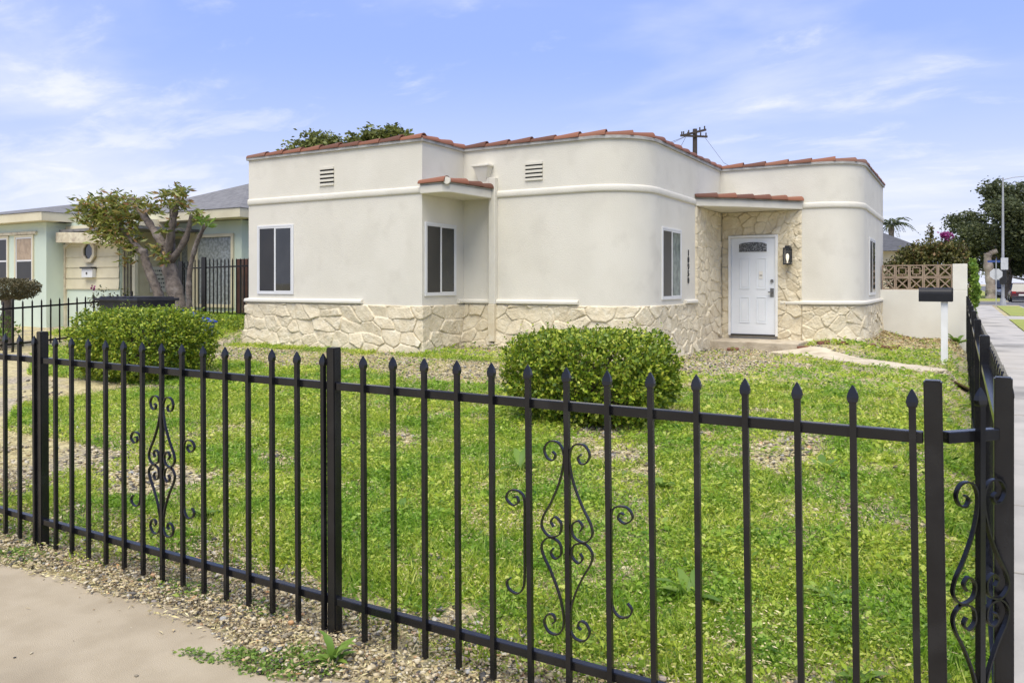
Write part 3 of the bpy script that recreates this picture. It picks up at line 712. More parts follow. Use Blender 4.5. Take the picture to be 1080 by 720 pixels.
# ------------------------------------------------------------------ breeze-block garden wall, mailbox
GWY = 20.6
gw = empty('garden_wall', (-.85, GWY, .2), 'white garden wall topped by a band of tan pierced concrete blocks', 'wall')
MB().box(-1.78, GWY, -.1, .05, GWY+.2, 1.40).build('wall_base', M['wall_white'], gw, bevel=.01)
MB().box(-.245, GWY+.003, 1.40, .05, GWY+.197, 2.0).build('pillar', M['wall_white'], gw, bevel=.01)
def breeze(x, z, kind, s=.292):
    mb = MB(); y0, y1 = GWY+.05, GWY+.15; t = .028
    mb.box(x, y0, z, x+t, y1, z+s); mb.box(x+s-t, y0, z, x+s, y1, z+s); mb.box(x+t, y0, z, x+s-t, y1, z+t); mb.box(x+t, y0, z+s-t, x+s-t, y1, z+s)
    c = (x+s/2, (y0+y1)/2, z+s/2); h = s/2-t
    if kind:
        q = .075; w = .022
        for (a, b, e, f) in ((-q,-q,q,-q),(q,-q,q,q),(q,q,-q,q),(-q,q,-q,-q)): mb.bar((c[0]+a,c[1],c[2]+b),(c[0]+e,c[1],c[2]+f),.09,w,up=(e-a,0,f-b) if 0 else ((0,0,1) if abs(e-a) > .01 else (1,0,0)))
        for dx, dz in ((1,0),(-1,0),(0,1),(0,-1)): mb.bar((c[0]+dx*q,c[1],c[2]+dz*q),(c[0]+dx*h,c[1],c[2]+dz*h),.085,w,up=(0,0,1) if dx else (1,0,0))
    else:
        for a in (-1, 1): mb.bar((c[0]-h,c[1]+.001*a,c[2]-h*a),(c[0]+h,c[1]+.001*a,c[2]+h*a),.088-.004*a,.026)
    mb.build('breeze_block', M['block'], gw)
for i in range(5):
    for j in range(2): breeze(-1.725+.296*i, 1.403+.296*j, j == 1 and i in (1, 2))
mbx = empty('mailbox', (-.29, 14.6, gz(-.29, 14.6)), 'black rounded mailbox on a white wooden post beside the path', 'mailbox')
zg = gz(-.29, 14.6)
MB().box(-.34, 14.55, zg-.2, -.24, 14.65, 1.25).build('post', M['white_trim'], mbx, bevel=.004)
bx = MB(); prof = [(-.10,0),(.10,0)] + [(.10*math.cos(a), .13+.10*math.sin(a)) for a in np.linspace(0, math.pi, 10)]; n = len(prof)
bx.add([(-.66, 14.6+p[0], 1.254+p[1]) for p in prof]+[(-.18, 14.6+p[0], 1.254+p[1]) for p in prof], [tuple(range(n)), tuple(range(n, 2*n))[::-1]]+[(i, n+i, n+(i+1)%n, (i+1)%n) for i in range(n)])
bx.build('box', M['mailbox'], mbx)
MB().box(-.179, 14.495, 1.258, -.165, 14.705, 1.48).build('flap', M['mailbox'], mbx, bevel=.02)
# loose bricks along the house bed
bk = [(-2.3,15.62,.5),(-1.98,15.72,.2),(-1.55,16.0,.6),(-1.3,16.5,.9),(-3.9,15.28,.1),(-2.62,15.45,-.2),(-1.18,17.0,1.2)]
wh = ['half sunk red brick nearest the path bend below the right curved corner','red brick lying flat at the foot of the curved corner','dark red brick tilted in the soil at the right of the curved corner','red brick leaning on the soil mound beside the white garden wall',
      'broken red brick lying in the gravel at the left end of the doorstep','red brick against the right end of the doorstep','dirty red brick farthest back on the soil mound by the garden wall']
for (x, y, a), l in zip(bk, wh):
    o = MB().obox((0,0,0), (1,0,0), (0,1,0), (0,0,1), .11, .052, .032).build('brick', M['brick'], bevel=.006)
    o.location = (x, y, gz(x, y)+.03); o.rotation_euler = (random.uniform(-.2,.2), random.uniform(-.15,.15), a); tag(o, l, 'brick', 'loose bricks along the house bed')

# ------------------------------------------------------------------ leaves
def rand_dirs(n, up_lo=-1, up_hi=1):
    a = rng.uniform(0, 2*np.pi, n); z = rng.uniform(up_lo, up_hi, n); r = np.sqrt(np.maximum(0, 1-z*z)); return np.stack([r*np.cos(a), r*np.sin(a), z], -1)
def unit(v): return v/np.maximum(1e-9, np.linalg.norm(v, axis=1, keepdims=True))
def leaf_verts(P, A, N, L, W, fold=.25, mid=.5):
    A = unit(A); B = unit(np.cross(N, A)); C = np.cross(A, B); L = np.broadcast_to(L, len(P))[:, None]; W = np.broadcast_to(W, len(P))[:, None]
    m = P+A*L*mid
    return np.stack([P, m+B*W*.5+C*W*fold, P+A*L, m-B*W*.5+C*W*fold], 1).reshape(-1, 3)
def leaf_obj(name, P, A, N, L, W, m, parent=None, fold=.25, mid=.5):
    V = leaf_verts(P, A, N, L, W, fold, mid); return npmesh(name, V, np.arange(len(V)).reshape(-1, 4), m, parent)

# lawn cover: thousands of small leaves, denser by patches, thin over the pebbly ground
def lawn_density(x, y):
    d = 1.0 - .75*sm(.56, .68, fbm(x*.8+3, y*.8, 21, 4)) - .55*sm(.56, .66, fbm(x*2.3, y*2.3, 22, 3))
    d = d*(.50+.50*sm(.36, .58, fbm(x*7, y*7, 28, 3)))
    d = d*sm(2.5, 3.1, y + .5*(fbm(x*1.3, y*1.3, 23, 3)-.5))                           # bare gravel along the fence
    d = d*(1-.6*sm(-5.4, -6.4, x + .9*(fbm(x*.8, y*.8, 24)-.5))*(1-sm(4.6, 6.0, y))*sm(-9.5,-8.0,x))   # pebbly hollow at the left
    band = sm(8.3, 8.7, y+.7*(fbm(x*.9, y*.9, 25)-.5))*(1-sm(9.9, 10.2, y))*(1-sm(-5.2, -4.3, x))
    d = d*(1-.93*band)
    g2 = sm(10.7, 11.5, y)*(1-sm(-3.0, -2.4, x+.5*(fbm(x*.9, y*.9, 26)-.5))); d = d*(1-.9*g2*(1-sm(-11.8, -12.2, x)))
    # worn soil between the path and the garden wall
    d = d*(1-.75*sm(14.6, 16.2, y)*sm(-2.2, -1.4, x)*sm(.42, .55, fbm(x*1.4, y*1.4, 27)))
    d = d*(1-.85*sm(16.3, 17.6, y+.8*(fbm(x*1.5, y*1.5, 29)-.5))*sm(-2.4, -1.9, x)*(1-sm(21, 21.2, y)))
    # house, path, stoop
    ins = ((x > -11.9) & (x < -4.4) & (y > 11.65)) | ((x > -11.9) & (x < -7.8) & (y > 10.4)) | ((x > -4.5) & (x < -1.7) & (y > 16.4)) | ((x > -4.4) & (x < -2.7) & (y > 15.5))
    dp_ = np.full(x.shape, 9.)
    for p in pth: dp_ = np.minimum(dp_, np.hypot(x-p[0], y-p[1]))
    return np.where(ins | (dp_ < .30), 0, np.clip(d, 0, 1))
def scatter(x0, x1, y0, y1, n, dens, wedge=True):
    x = rng.uniform(x0, x1, n); y = rng.uniform(y0, y1, n)
    if wedge:                                      # keep to the part of the lot a viewer near the pavement could see
        k = (x > -1.35*y*1.25-1.2); x, y = x[k], y[k]
    k = rng.random(len(x)) < dens(x, y); x, y = x[k], y[k]
    return x, y
LV = []
def lawn_zone(x0, x1, y0, y1, n, L, tuft):
    x, y = scatter(x0, x1, y0, y1, n, lawn_density); N = len(x)
    h = tuft*(.15+.85*rng.random(N))*(.45+1.0*sm(.35, .65, fbm(x*2.1, y*2.1, 31, 3)))
    P = np.stack([x, y, ground(x, y)+h], -1); A = rand_dirs(N, -.1, .6); Nn = rand_dirs(N, .6, 1)
    l = L*rng.uniform(.6, 1.4, N); LV.append(leaf_verts(P, A, Nn, l, l*rng.uniform(.45, .8, N), .2))
    # a few broader leaves from taller weeds
    k = rng.random(N) < .05; P2 = P[k]+np.array([0, 0, .012]); n3 = len(P2); l3 = L*rng.uniform(1.6, 2.8, n3); LV.append(leaf_verts(P2, rand_dirs(n3, -.05, .6), rand_dirs(n3, .6, 1), l3, l3*rng.uniform(.3, .55, n3), .2))
    # upright grass blades among them
    k = rng.random(N) < .34; x, y = x[k], y[k]; n2 = len(x); P = np.stack([x, y, ground(x, y)], -1)
    l = (tuft*1.0+.02)*rng.uniform(.6, 1.9, n2); LV.append(leaf_verts(P, rand_dirs(n2, .45, .98), rand_dirs(n2, -.2, .4), l, .0055+L*.12, .1, .35))
lawn_zone(-6.2, .1, 2.5, 4.2, 215000, .0175, .036)
lawn_zone(-9.5, .1, 4.2, 6.5, 240000, .023, .042)
lawn_zone(-13.5, .1, 6.5, 10.4, 230000, .031, .048)
lawn_zone(-19, .1, 10.4, 20.5, 150000, .045, .06)
lawn_zone(-19, -13.0, 7.0, 12.2, 40000, .045, .07)
V = np.concatenate(LV)
tag(npmesh('lawn_weeds', V, np.arange(len(V)).reshape(-1, 4), M['lawn']), 'patchy low green weeds and clover covering the yard', 'ground cover', kind='stuff')
# dry straw and clippings between
x, y = scatter(-10, .02, 2.32, 10.4, 260000, lambda x, y: .35+.6*sm(.45, .62, fbm(x*1.4, y*1.4, 41))); n = len(x)
P = np.stack([x, y, ground(x, y)+rng.uniform(.004, .03, n)], -1); l = rng.uniform(.01, .05, n)
k = rng.random(n) < .42*sm(.56, .68, fbm(x*1.2+5, y*1.2, 43)); P[k, 2] += rng.uniform(.015, .045, k.sum()); l[k] *= .7   # dry patches show on top of the green
tag(leaf_obj('straw', P, rand_dirs(n, -.1, .25), rand_dirs(n, .7, 1), l, rng.uniform(.003, .010, n), M['straw'], fold=.1), 'dry straw and clippings lying among the weeds', 'straw', kind='stuff')
# crushed rock
ph = (1+5**.5)/2
ICO = np.array([(-1,ph,0),(1,ph,0),(-1,-ph,0),(1,-ph,0),(0,-1,ph),(0,1,ph),(0,-1,-ph),(0,1,-ph),(ph,0,-1),(ph,0,1),(-ph,0,-1),(-ph,0,1)])/1.9
IF = np.array([(0,11,5),(0,5,1),(0,1,7),(0,7,10),(0,10,11),(1,5,9),(5,11,4),(11,10,2),(10,7,6),(7,1,8),(3,9,4),(3,4,2),(3,2,6),(3,6,8),(3,8,9),(4,9,5),(2,4,11),(6,2,10),(8,6,7),(9,8,1)])
def rocks(x, y, r, zoff):
    n = len(x); V = ICO[None]*rng.uniform(.65, 1.2, (n, 12, 1)); sc = np.stack([r*rng.uniform(.8, 1.5, n), r*rng.uniform(.6, 1.1, n), r*rng.uniform(.4, .75, n)], -1)
    V = V*sc[:, None]; a = rng.uniform(0, 2*np.pi, n); c, s = np.cos(a)[:, None], np.sin(a)[:, None]
    t = rng.uniform(-.5, .5, n)[:, None]; X, Y, Z = V[..., 0], V[..., 1], V[..., 2]; Y, Z = Y*np.cos(t)-Z*np.sin(t), Y*np.sin(t)+Z*np.cos(t)
    X, Y = X*c-Y*s, X*s+Y*c
    V = np.stack([X+x[:, None], Y+y[:, None], Z+(ground(x, y)+zoff)[:, None]], -1).reshape(-1, 3)
    return V, (IF[None]+12*np.arange(n)[:, None, None]).reshape(-1, 3)
def strip_d(x, y):
    e = front_edge(x); up = 2.82+.35*(fbm(x*1.5, y*0, 51)-.2)+.5*sm(-2.2, -5, x)
    return np.where((y > e-.05) & (y < up), 1, 0)*(.5+.5*sm(.3, .5, fbm(x*3, y*3, 52)))*np.where(y < e+.03, .4, 1)
RV, RF, nb = [], [], 0
def add_rocks(x, y, r, zo):
    global nb
    V, Fq = rocks(x, y, r, zo); RV.append(V); RF.append(Fq+nb); nb += len(V)
x, y = scatter(-7, .03, 2.0, 3.4, 64000, strip_d); n = len(x); lay = rng.random(n)
add_rocks(x, y, .004+.0085*rng.random(n)**2.5, .004+.026*lay)
x, y = scatter(-7, .03, 2.1, 3.3, 2600, strip_d); n = len(x); add_rocks(x, y, .011+.011*rng.random(n)**2, .018+.015*rng.random(n))
bare = lambda x, y: (1-np.clip(lawn_density(x, y)*2.6, 0, 1))*np.where(((y > 10.42) & (x > -11.9) & (x < -7.8)) | ((y > 11.6) & (x < -4.5)), 0, 1)
x, y = scatter(-12, -.1, 3.0, 16, 95000, bare); n = len(x); add_rocks(x, y, .010+.018*rng.random(n)**2, .006+.012*rng.random(n))
x = rng.uniform(-5, -.2, 60); y = rng.uniform(1.0, 2.2, 60); add_rocks(x, y, .003+.010*rng.random(60)**3, np.full(60, .033))
tag(npmesh('gravel', np.concatenate(RV), np.concatenate(RF), M['gravel']), 'loose tan and grey crushed rock strewn along the fence and over bare ground', 'gravel', kind='stuff')
x, y = scatter(-7, .03, 2.15, 3.2, 30000, strip_d); n = len(x)
P = np.stack([x, y, ground(x, y)+rng.uniform(.015, .045, n)], -1); l = .006+.034*rng.random(n)**2
tag(leaf_obj('dry_litter', P, rand_dirs(n, -.2, .3), rand_dirs(n, .3, 1), l, rng.uniform(.002, .012, n), M['litter'], fold=.15), 'dry leaf litter lying on the crushed rock along the fence', 'leaf litter', kind='stuff')
n = 130; x = rng.uniform(-5.2, -.5, n); y = 2.35-1.5*rng.random(n)**1.6; P = np.stack([x, y, np.full(n, .004)], -1); l = .01+.045*rng.random(n)**3
tag(leaf_obj('leaf_bits', P, rand_dirs(n, -.02, .12), rand_dirs(n, .85, 1), l, .003+.012*rng.random(n)**2, M['litter'], fold=.3), 'dead leaf bits and twigs scattered on the pavement', 'leaf litter', kind='stuff')
n = 2600; x = rng.uniform(-1.75, -.05, n); y = 20.55-3.6*rng.random(n)**1.5; P = np.stack([x, y, ground(x, y)+rng.uniform(.005, .05, n)], -1); l = .02+.09*rng.random(n)**2
tag(leaf_obj('dead_leaves', P, rand_dirs(n, -.1, .35), rand_dirs(n, .3, 1), l, .008+.03*rng.random(n), M['litter'], fold=.3), 'dry brown leaf debris heaped on the soil along the garden wall', 'leaf litter', kind='stuff')
# low creeping weeds spilling over the pavement edge by the middle post
def creeping(cx_, cy_, rx, ry, n):
    a = rng.uniform(0, 2*np.pi, n); q = np.sqrt(rng.random(n))*(.6+.4*rng.random(n)); x = cx_+rx*q*np.cos(a); y = cy_+ry*q*np.sin(a)
    P = np.stack([x, y, np.maximum(ground(x, y), -.01)+.01+.035*rng.random(n)*(1-q)], -1); l = rng.uniform(.010, .024, n)
    return P, rand_dirs(n, -.1, .6), rand_dirs(n, .5, 1), l
P1 = [creeping(-2.35, 2.36, .22, .13, 800), creeping(-2.5, 2.24, .26, .10, 650), creeping(-2.75, 2.16, .14, .04, 130), creeping(-3.4, 2.6, .3, .12, 350), creeping(-2.9, 2.62, .2, .1, 260), creeping(-4.65, 2.45, .25, .12, 500), creeping(-1.55, 2.42, .25, .1, 300)]
P = np.concatenate([p[0] for p in P1]); A = np.concatenate([p[1] for p in P1]); N = np.concatenate([p[2] for p in P1]); l = np.concatenate([p[3] for p in P1])
tag(leaf_obj('creeping_weeds', P, A, N, l, l*.6, M['weed']), 'low creeping weeds spilling over the pavement edge', 'weeds', kind='stuff')
def rosette(x, y, n, L, W, label, up=.45, m='weed'):
    mb = MB(); z = max(gz(x, y), -.005)
    for i in range(n):
        a = i*2.4+random.uniform(-.3,.3); l = L*random.uniform(.35, 1.2); el = up*random.uniform(.3, 1.7); d = Vector((math.cos(a), math.sin(a), 0)); s = Vector((-d.y, d.x, 0)); b = len(mb.v); K = 6
        for k in range(K+1):
            t = k/K; p = Vector((x, y, z)) + d*l*t*math.cos(el*(1-.6*t)) + Vector((0, 0, l*math.sin(el)*(t-.55*t*t)*1.6+.004)); w = W*random.uniform(.75,1.1)*(math.sin(math.pi*min(1, .08+.92*t**.8)))**.8*(1+.25*(k % 2))*.5
            mb.v += [tuple(p+s*w+Vector((0,0,w*.35))), tuple(p), tuple(p-s*w+Vector((0,0,w*.35)))]
            if k: q = b+3*k; mb.f += [(q-3, q-2, q+1, q), (q-2, q-1, q+2, q+1)]
    o = mb.build('weed', M[m], smooth=True); return tag(o, label, 'weed', 'broad leafed weeds')
rosette(-2.24, 2.40, 15, .125, .030, 'bright upright dandelion like weed at the foot of the middle post', .9)
rosette(-1.15, 3.7, 9, .22, .055, 'wide flat leafed weed behind the fourth picket left of the corner post')
rosette(-3.2, 4.05, 10, .2, .05, 'leafy weed in the lawn between the left scroll and the middle post')
rosette(-.55, 4.0, 8, .18, .05, 'weed with pale leaves in the lawn near the corner post')
rosette(-1.9, 5.4, 9, .2, .05, 'leafy weed in the lawn in front of the central hedge')
rosette(-3.0, 5.3, 9, .24, .05, 'leafy weed standing left of the central hedge', .8)
rosette(-4.3, 3.4, 8, .16, .045, 'weed growing in the pebbles near the left scroll')
rosette(-.16, 20.2, 26, .34, .10, 'tall leafy weed at the foot of the white garden wall', .9)
rosette(-.95, 6.4, 9, .2, .05, 'leafy weed in the lawn right of the central hedge')
rosette(-.35, 3.25, 8, .15, .045, 'small weed just behind the right end of the front fence')

# ------------------------------------------------------------------ clipped hedges
def hedge(cx_, cy_, rx, ry, h, n, label, leaf=.047):
    zg = gz(cx_, cy_); root = empty('clipped_hedge', (cx_, cy_, zg), label, 'hedge')
    e = 5.2; m_ = 11; k = n//m_; n = k*m_
    u = rand_dirs(k, -.97, 1); rad = (np.abs(u[:, 0])**e+np.abs(u[:, 1])**e+np.abs(u[:, 2])**e)**(-1/e)
    depth = 1-.30*rng.random(k)**1.7; lump = 1+.07*(fbm(u[:, 0]*3+7, u[:, 2]*3+u[:, 1]*2.2, int(rx*100), 4)-.5)*2
    p = u*(rad*depth*lump)[:, None]*np.array([rx, ry, h*.48]); p[:, :2] *= (1-.12*np.clip(-p[:, 2:3]/(h*.5), 0, 1)**2)
    out0 = unit(p/np.array([rx, ry, h*.5])**1.5); sd_ = unit(out0*.8+rand_dirs(k)*.6+np.array([0, 0, .5]))   # each sprig grows outward and up
    t_ = np.tile(np.linspace(-.5, .5, m_), k)[:, None]; p = np.repeat(p, m_, 0)+np.repeat(sd_, m_, 0)*t_*.10+rng.normal(0, .014, (n, 3))
    out = np.repeat(out0, m_, 0); P = p+np.array([cx_, cy_, zg+h*.52])
    A = unit(np.repeat(sd_, m_, 0)*.5+out*.25+rand_dirs(n)*.75); N = unit(out*.7+rand_dirs(n)*.7+np.array([0, 0, .45]))
    l = leaf*rng.uniform(.6, 1.3, n)
    # loose sprigs
    k = 300; us = rand_dirs(k, -.3, 1); rs = (np.abs(us[:, 0])**e+np.abs(us[:, 1])**e+np.abs(us[:, 2])**e)**(-1/e)
    base = us*rs[:, None]*np.array([rx, ry, h*.48])+np.array([cx_, cy_, zg+h*.52]); sp_ = []
    for i in range(k):
        d = us[i]*.5+np.array([0, 0, .7])+rng.normal(0, .3, 3); hgt = rng.uniform(.02, .11)
        for t in np.linspace(.1, 1, 6): sp_.append(base[i]+d*hgt*t)
    sp_ = np.array(sp_); ns = len(sp_)
    P = np.concatenate([P, sp_]); A = np.concatenate([A, rand_dirs(ns, -.2, .9)]); N = np.concatenate([N, rand_dirs(ns, .1, 1)]); l = np.concatenate([l, leaf*rng.uniform(.5, .9, ns)])
    leaf_obj('foliage', P, A, N, l, l*.62, M['hedge'], root, .15)
    tw = MB(); rr = random.Random(int(cx_*10))
    for i in range(150):
        a = rr.uniform(0, 6.28); q = math.sqrt(rr.random()); x, y = cx_+rx*.45*q*math.cos(a), cy_+ry*.45*q*math.sin(a)
        tx, ty, tz = cx_+(x-cx_)*rr.uniform(1.5, 2.0), cy_+(y-cy_)*rr.uniform(1.5, 2.0), zg+h*rr.uniform(.4, .93)
        tw.tube([(x, y, zg-.03), ((x+tx)/2+rr.uniform(-.05,.05), (y+ty)/2, zg+(tz-zg)*.5), (tx, ty, tz)], [.011, .008, .004], 5)
    tw.build('stem', M['twig'], root)
    return root
hedge(-3.38, 7.47, .79, .66, .88, 30000, 'clipped rounded green hedge in the middle of the lawn in front of the house')
hedge(-10.15, 7.0, .86, .70, .93, 32000, 'clipped rounded green hedge at the left of the lawn by the neighbouring yard')

# ------------------------------------------------------------------ trees
def crown_points(blobs, n):
    w = np.array([b[3]*b[4]*b[5] for b in blobs])**.8; cnt = (n*w/w.sum()).astype(int); out = []
    for (x, y, z, rx, ry, rz), c in zip(blobs, cnt):
        k = max(4, c//14); cc = rand_dirs(k)*(rng.random(k)**.4)[:, None]; pts = np.repeat(cc, 14, 0)+rng.normal(0, .16, (k*14, 3))
        out.append(pts*np.array([rx, ry, rz])+np.array([x, y, z]))
    return np.concatenate(out)
def limb(mb, pts, r0, r1, n=9, seed=0, wob=.16):
    P = catmull(pts, 7); k = len(P); rr = random.Random(seed); mb.tube(P, [(r0+(r1-r0)*i/(k-1))*(1+rr.uniform(-wob, wob)) for i in range(k)], n)
def tree(name, base, limbs, blobs, n, leaf, lm, bm, label, cat='tree', group=None, droop=0, asp=.5):
    root = empty(name, base, label, cat, group); tk = MB()
    for i, (pts, r0, r1) in enumerate(limbs): limb(tk, pts, r0, r1, seed=i)
    tk.build('trunk', M[bm], root, smooth=True)
    P = crown_points(blobs, n); k = len(P); A = rand_dirs(k, -.8, .7); A[:, 2] -= droop; l = leaf*rng.uniform(.6, 1.3, k)
    leaf_obj('crown', P, A, rand_dirs(k, -.2, 1), l, l*asp, M[lm], root, .15)
    return root
# pruned magnolia-like tree by the neighbour's porch
TY = 10.8
zb = gz(-14.4, TY)-.05
L_ = [([(-14.35,TY,zb),(-14.45,TY,1.1),(-14.75,TY,1.9),(-14.85,TY+.05,2.4)], 0.176, 0.139),
      ([(-14.8,TY,2.2),(-15.1,TY-.05,2.6),(-15.6,TY-.1,3.15),(-15.95,TY-.1,3.42)], 0.097, 0.059),
      ([(-14.85,TY,2.3),(-14.8,TY+.1,2.9),(-14.85,TY+.1,3.3)], 0.063, 0.042),
      ([(-14.75,TY,2.2),(-14.5,TY-.1,2.8),(-14.35,TY-.1,3.35)], 0.092, 0.055),
      ([(-14.7,TY,2.0),(-14.35,TY+.1,2.5),(-14.15,TY+.1,3.0)], 0.084, 0.046),
      ([(-14.0,TY-.05,zb),(-13.98,TY-.1,1.3),(-13.95,TY-.1,1.8),(-13.75,TY-.1,2.35),(-13.45,TY-.1,2.78)], 0.063, 0.042),
      ([(-15.0,TY+.15,zb),(-15.25,TY+.1,1.3),(-15.55,TY+.05,1.9),(-15.65,TY,2.3)], 0.109, 0.084),
      ([(-15.6,TY,2.2),(-16.05,TY,2.5),(-16.6,TY-.05,3.0),(-17.1,TY-.1,3.3)], 0.080, 0.042)]
B_ = [(-16.1,TY-.1,3.25,.55,.5,.38),(-16.75,TY-.1,3.15,.6,.5,.42),(-17.35,TY-.15,3.25,.5,.45,.35),(-16.5,TY-.1,2.75,.55,.45,.45),(-16.0,TY-.1,2.45,.28,.35,.5),(-17.0,TY,2.8,.35,.3,.3),
      (-14.75,TY+.05,3.35,.33,.3,.28),(-14.35,TY-.1,3.3,.33,.3,.38),(-14.55,TY-.1,2.75,.2,.2,.2),(-13.95,TY+.1,2.95,.22,.2,.15),(-14.9,TY-.2,2.25,.10,.1,.22),(-14.6,TY-.25,2.1,.1,.1,.15),(-15.35,TY-.1,3.3,.3,.3,.3)]
tree('pruned_tree', (-14.5, TY, zb), L_, B_, 3000, .165, 'mag', 'bark', 'pruned tree with several bare brown limbs and bronze green leaves beside the mint house', asp=.30)
P = np.array([[-13.42, TY-.1, 2.80]])+rng.normal(0, .06, (26, 3)); A = rand_dirs(26, 0, .8)
leaf_obj('shoot_leaves', P, A, rand_dirs(26, 0, 1), .2*rng.uniform(.6, 1.2, 26), .06, M['weed'], bpy.data.objects['pruned_tree'])
# clipped mushroom topiary in the neighbour's front yard
zt = gz(-15.9, 8.3); top = empty('topiary_bush', (-16.2, 8.4, zt), 'small brown flat topped topiary shrub on a bare stem behind the low fence', 'shrub')
limb_ = MB(); limb(limb_, [(-16.45,8.4,zt-.05),(-16.5,8.4,zt+.4),(-16.45,8.4,zt+.8),(-16.5,8.4,1.25)], .12, .09, 8); limb_.build('trunk', M['bark'], top, smooth=True)
n = 9500; u = rand_dirs(n); e = 4; rad = (np.abs(u[:, 0])**e+np.abs(u[:, 1])**e+np.abs(u[:, 2])**e)**(-1/e); p = u*(rad*(1-.35*rng.random(n)**2))[:, None]*np.array([.62,.5,.20])
p[:, :2] *= (1-.18*np.clip(-p[:, 2:3]/.2, 0, 1)); l = rng.uniform(.025, .05, n)
leaf_obj('crown', p+np.array([-16.55, 8.4, 1.44]), rand_dirs(n), rand_dirs(n), l, l*.6, M['topiary'], top)
P = crown_points([(-16.3,8.1,.75,.35,.3,.3),(-15.95,8.2,.62,.3,.2,.25)], 260); l = rng.uniform(.05, .11, len(P))
sh = empty('garden_shrub', (-16.2, 8.0, zt), 'loose yellow green shrub below the topiary behind the low fence', 'shrub'); leaf_obj('foliage', P, rand_dirs(len(P)), rand_dirs(len(P)), l, l*.5, M['weed'], sh)
tw = MB(); [tw.tube([(-16.2+i*.06, 8.05, zt-.02), (-16.3+i*.16, 8.1, .95)], [.012, .006], 5) for i in range(5)]; tw.build('stem', M['twig'], sh)
# bougainvillea mound and creeper behind the garden wall
bo = empty('bougainvillea', (-.75, 21.9, gz(-.75, 21.9)), 'mounded dark bougainvillea with a cluster of magenta flowers rising behind the pierced block wall', 'shrub')
P = crown_points([(-.75,21.9,1.75,.75,.6,.75),(-1.25,21.8,1.6,.5,.5,.6),(-.2,21.8,1.6,.42,.5,.7),(-.6,21.9,2.35,.5,.4,.28),(-.95,21.9,2.2,.5,.4,.3),(-.15,21.7,2.2,.25,.3,.25),(-1.42,21.7,1.95,.32,.3,.3),(-1.05,21.8,2.3,.45,.35,.25),(-.35,21.8,2.35,.4,.3,.22),(.0,21.6,1.9,.22,.3,.3)], 15000); k = len(P); l = rng.uniform(.05, .10, k)
leaf_obj('foliage', P, rand_dirs(k), rand_dirs(k, -.3, 1), l, l*.6, M['boug'], bo)
P = crown_points([(-.42,21.7,2.72,.16,.15,.09)], 330); k = len(P); l = rng.uniform(.03, .06, k)
leaf_obj('flowers', P, rand_dirs(k), rand_dirs(k), l, l*.8, M['magenta'], bo)
P = crown_points([(-.75,21.9,2.75,.08,.1,.22)], 240); k = len(P); l = rng.uniform(.04, .08, k); leaf_obj('shoots', P, rand_dirs(k), rand_dirs(k), l, l*.5, M['boug'], bo)
tw = MB(); rr = random.Random(5)
for i in range(26): tw.tube([(-.75+rr.uniform(-.25,.25), 21.9+rr.uniform(-.2,.2), .1), (-.75+rr.uniform(-.6,.6), 21.9, 1.2), (-.75+rr.uniform(-.9,.9), 21.9+rr.uniform(-.3,.3), rr.uniform(1.8,2.6))], [.025,.018,.007], 5)
tw.build('stem', M['twig'], bo)
cr = empty('creeper', (.14, 20.9, 0), 'bright green creeper hanging over the street end of the white garden wall', 'creeper')
P = crown_points([(.17,20.9,1.75,.08,.25,.25),(.2,20.9,1.35,.09,.25,.35),(.17,21.1,1.0,.07,.2,.3),(.14,21.2,2.0,.06,.2,.15)], 900); k = len(P); l = rng.uniform(.05, .10, k); leaf_obj('foliage', P, rand_dirs(k), rand_dirs(k), l, l*.8, M['vine'], cr)
tw = MB(); tw.tube([(.1,21.0,0),(.12,21.0,1.0),(.1,21.0,2.0)], [.015,.012,.006], 5); tw.build('stem', M['twig'], cr)
# big street trees
def big_tree(name, bx_, by_, H, spread, nleaf, label, leafm='oak', seed=1, trunk_r=.45, leaf=.36, base_h=.24):
    rr = random.Random(seed); limbs = [([(bx_,by_,-.1),(bx_+.2,by_,H*.2),(bx_-.1,by_,H*.4),(bx_,by_,H*.62)], trunk_r, trunk_r*.4)]; blobs = []
    for i in range(17):
        a = i*2.4+rr.uniform(-.4,.4); q = spread*rr.uniform(.35, 1); z = H*rr.uniform(base_h+.08, .9)*(1-.22*(q/spread)**2)
        ex, ey = bx_+q*math.cos(a), by_+q*math.sin(a)
        limbs.append(([(bx_,by_,H*rr.uniform(.22,.45)),(bx_+(ex-bx_)*.5,by_+(ey-by_)*.5,z*.82),(ex,ey,z)], trunk_r*.4, .05))
        s = spread*rr.uniform(.22, .40); blobs.append((ex, ey, z, s, s, s*.72))
    for i in range(4): blobs.append((bx_+rr.uniform(-.3,.3)*spread, by_+rr.uniform(-.3,.3)*spread, H*rr.uniform(.72,.93), spread*.30, spread*.30, spread*.22))
    return tree(name, (bx_, by_, 0), limbs, blobs, nleaf, leaf, leafm, 'bark', label, 'tree', 'trees beyond the corner', asp=.55)
big_tree('street_tree', 3.7, 97, 12.4, 4.9, 24000, 'tall dark spreading street tree right behind the pale stump', seed=4)
big_tree('street_tree', 8.2, 95, 11.4, 5.0, 22000, 'dark street tree at the right edge with bare twisting limbs', seed=9)
big_tree('street_tree', 3.4, 108, 9.0, 4.0, 14000, 'lower dark tree behind the pale stump at the far corner', seed=13)
big_tree('street_tree', 8.5, 150, 9.5, 5.5, 4500, 'distant tree closing the far end of the street', 'oak2', seed=17)
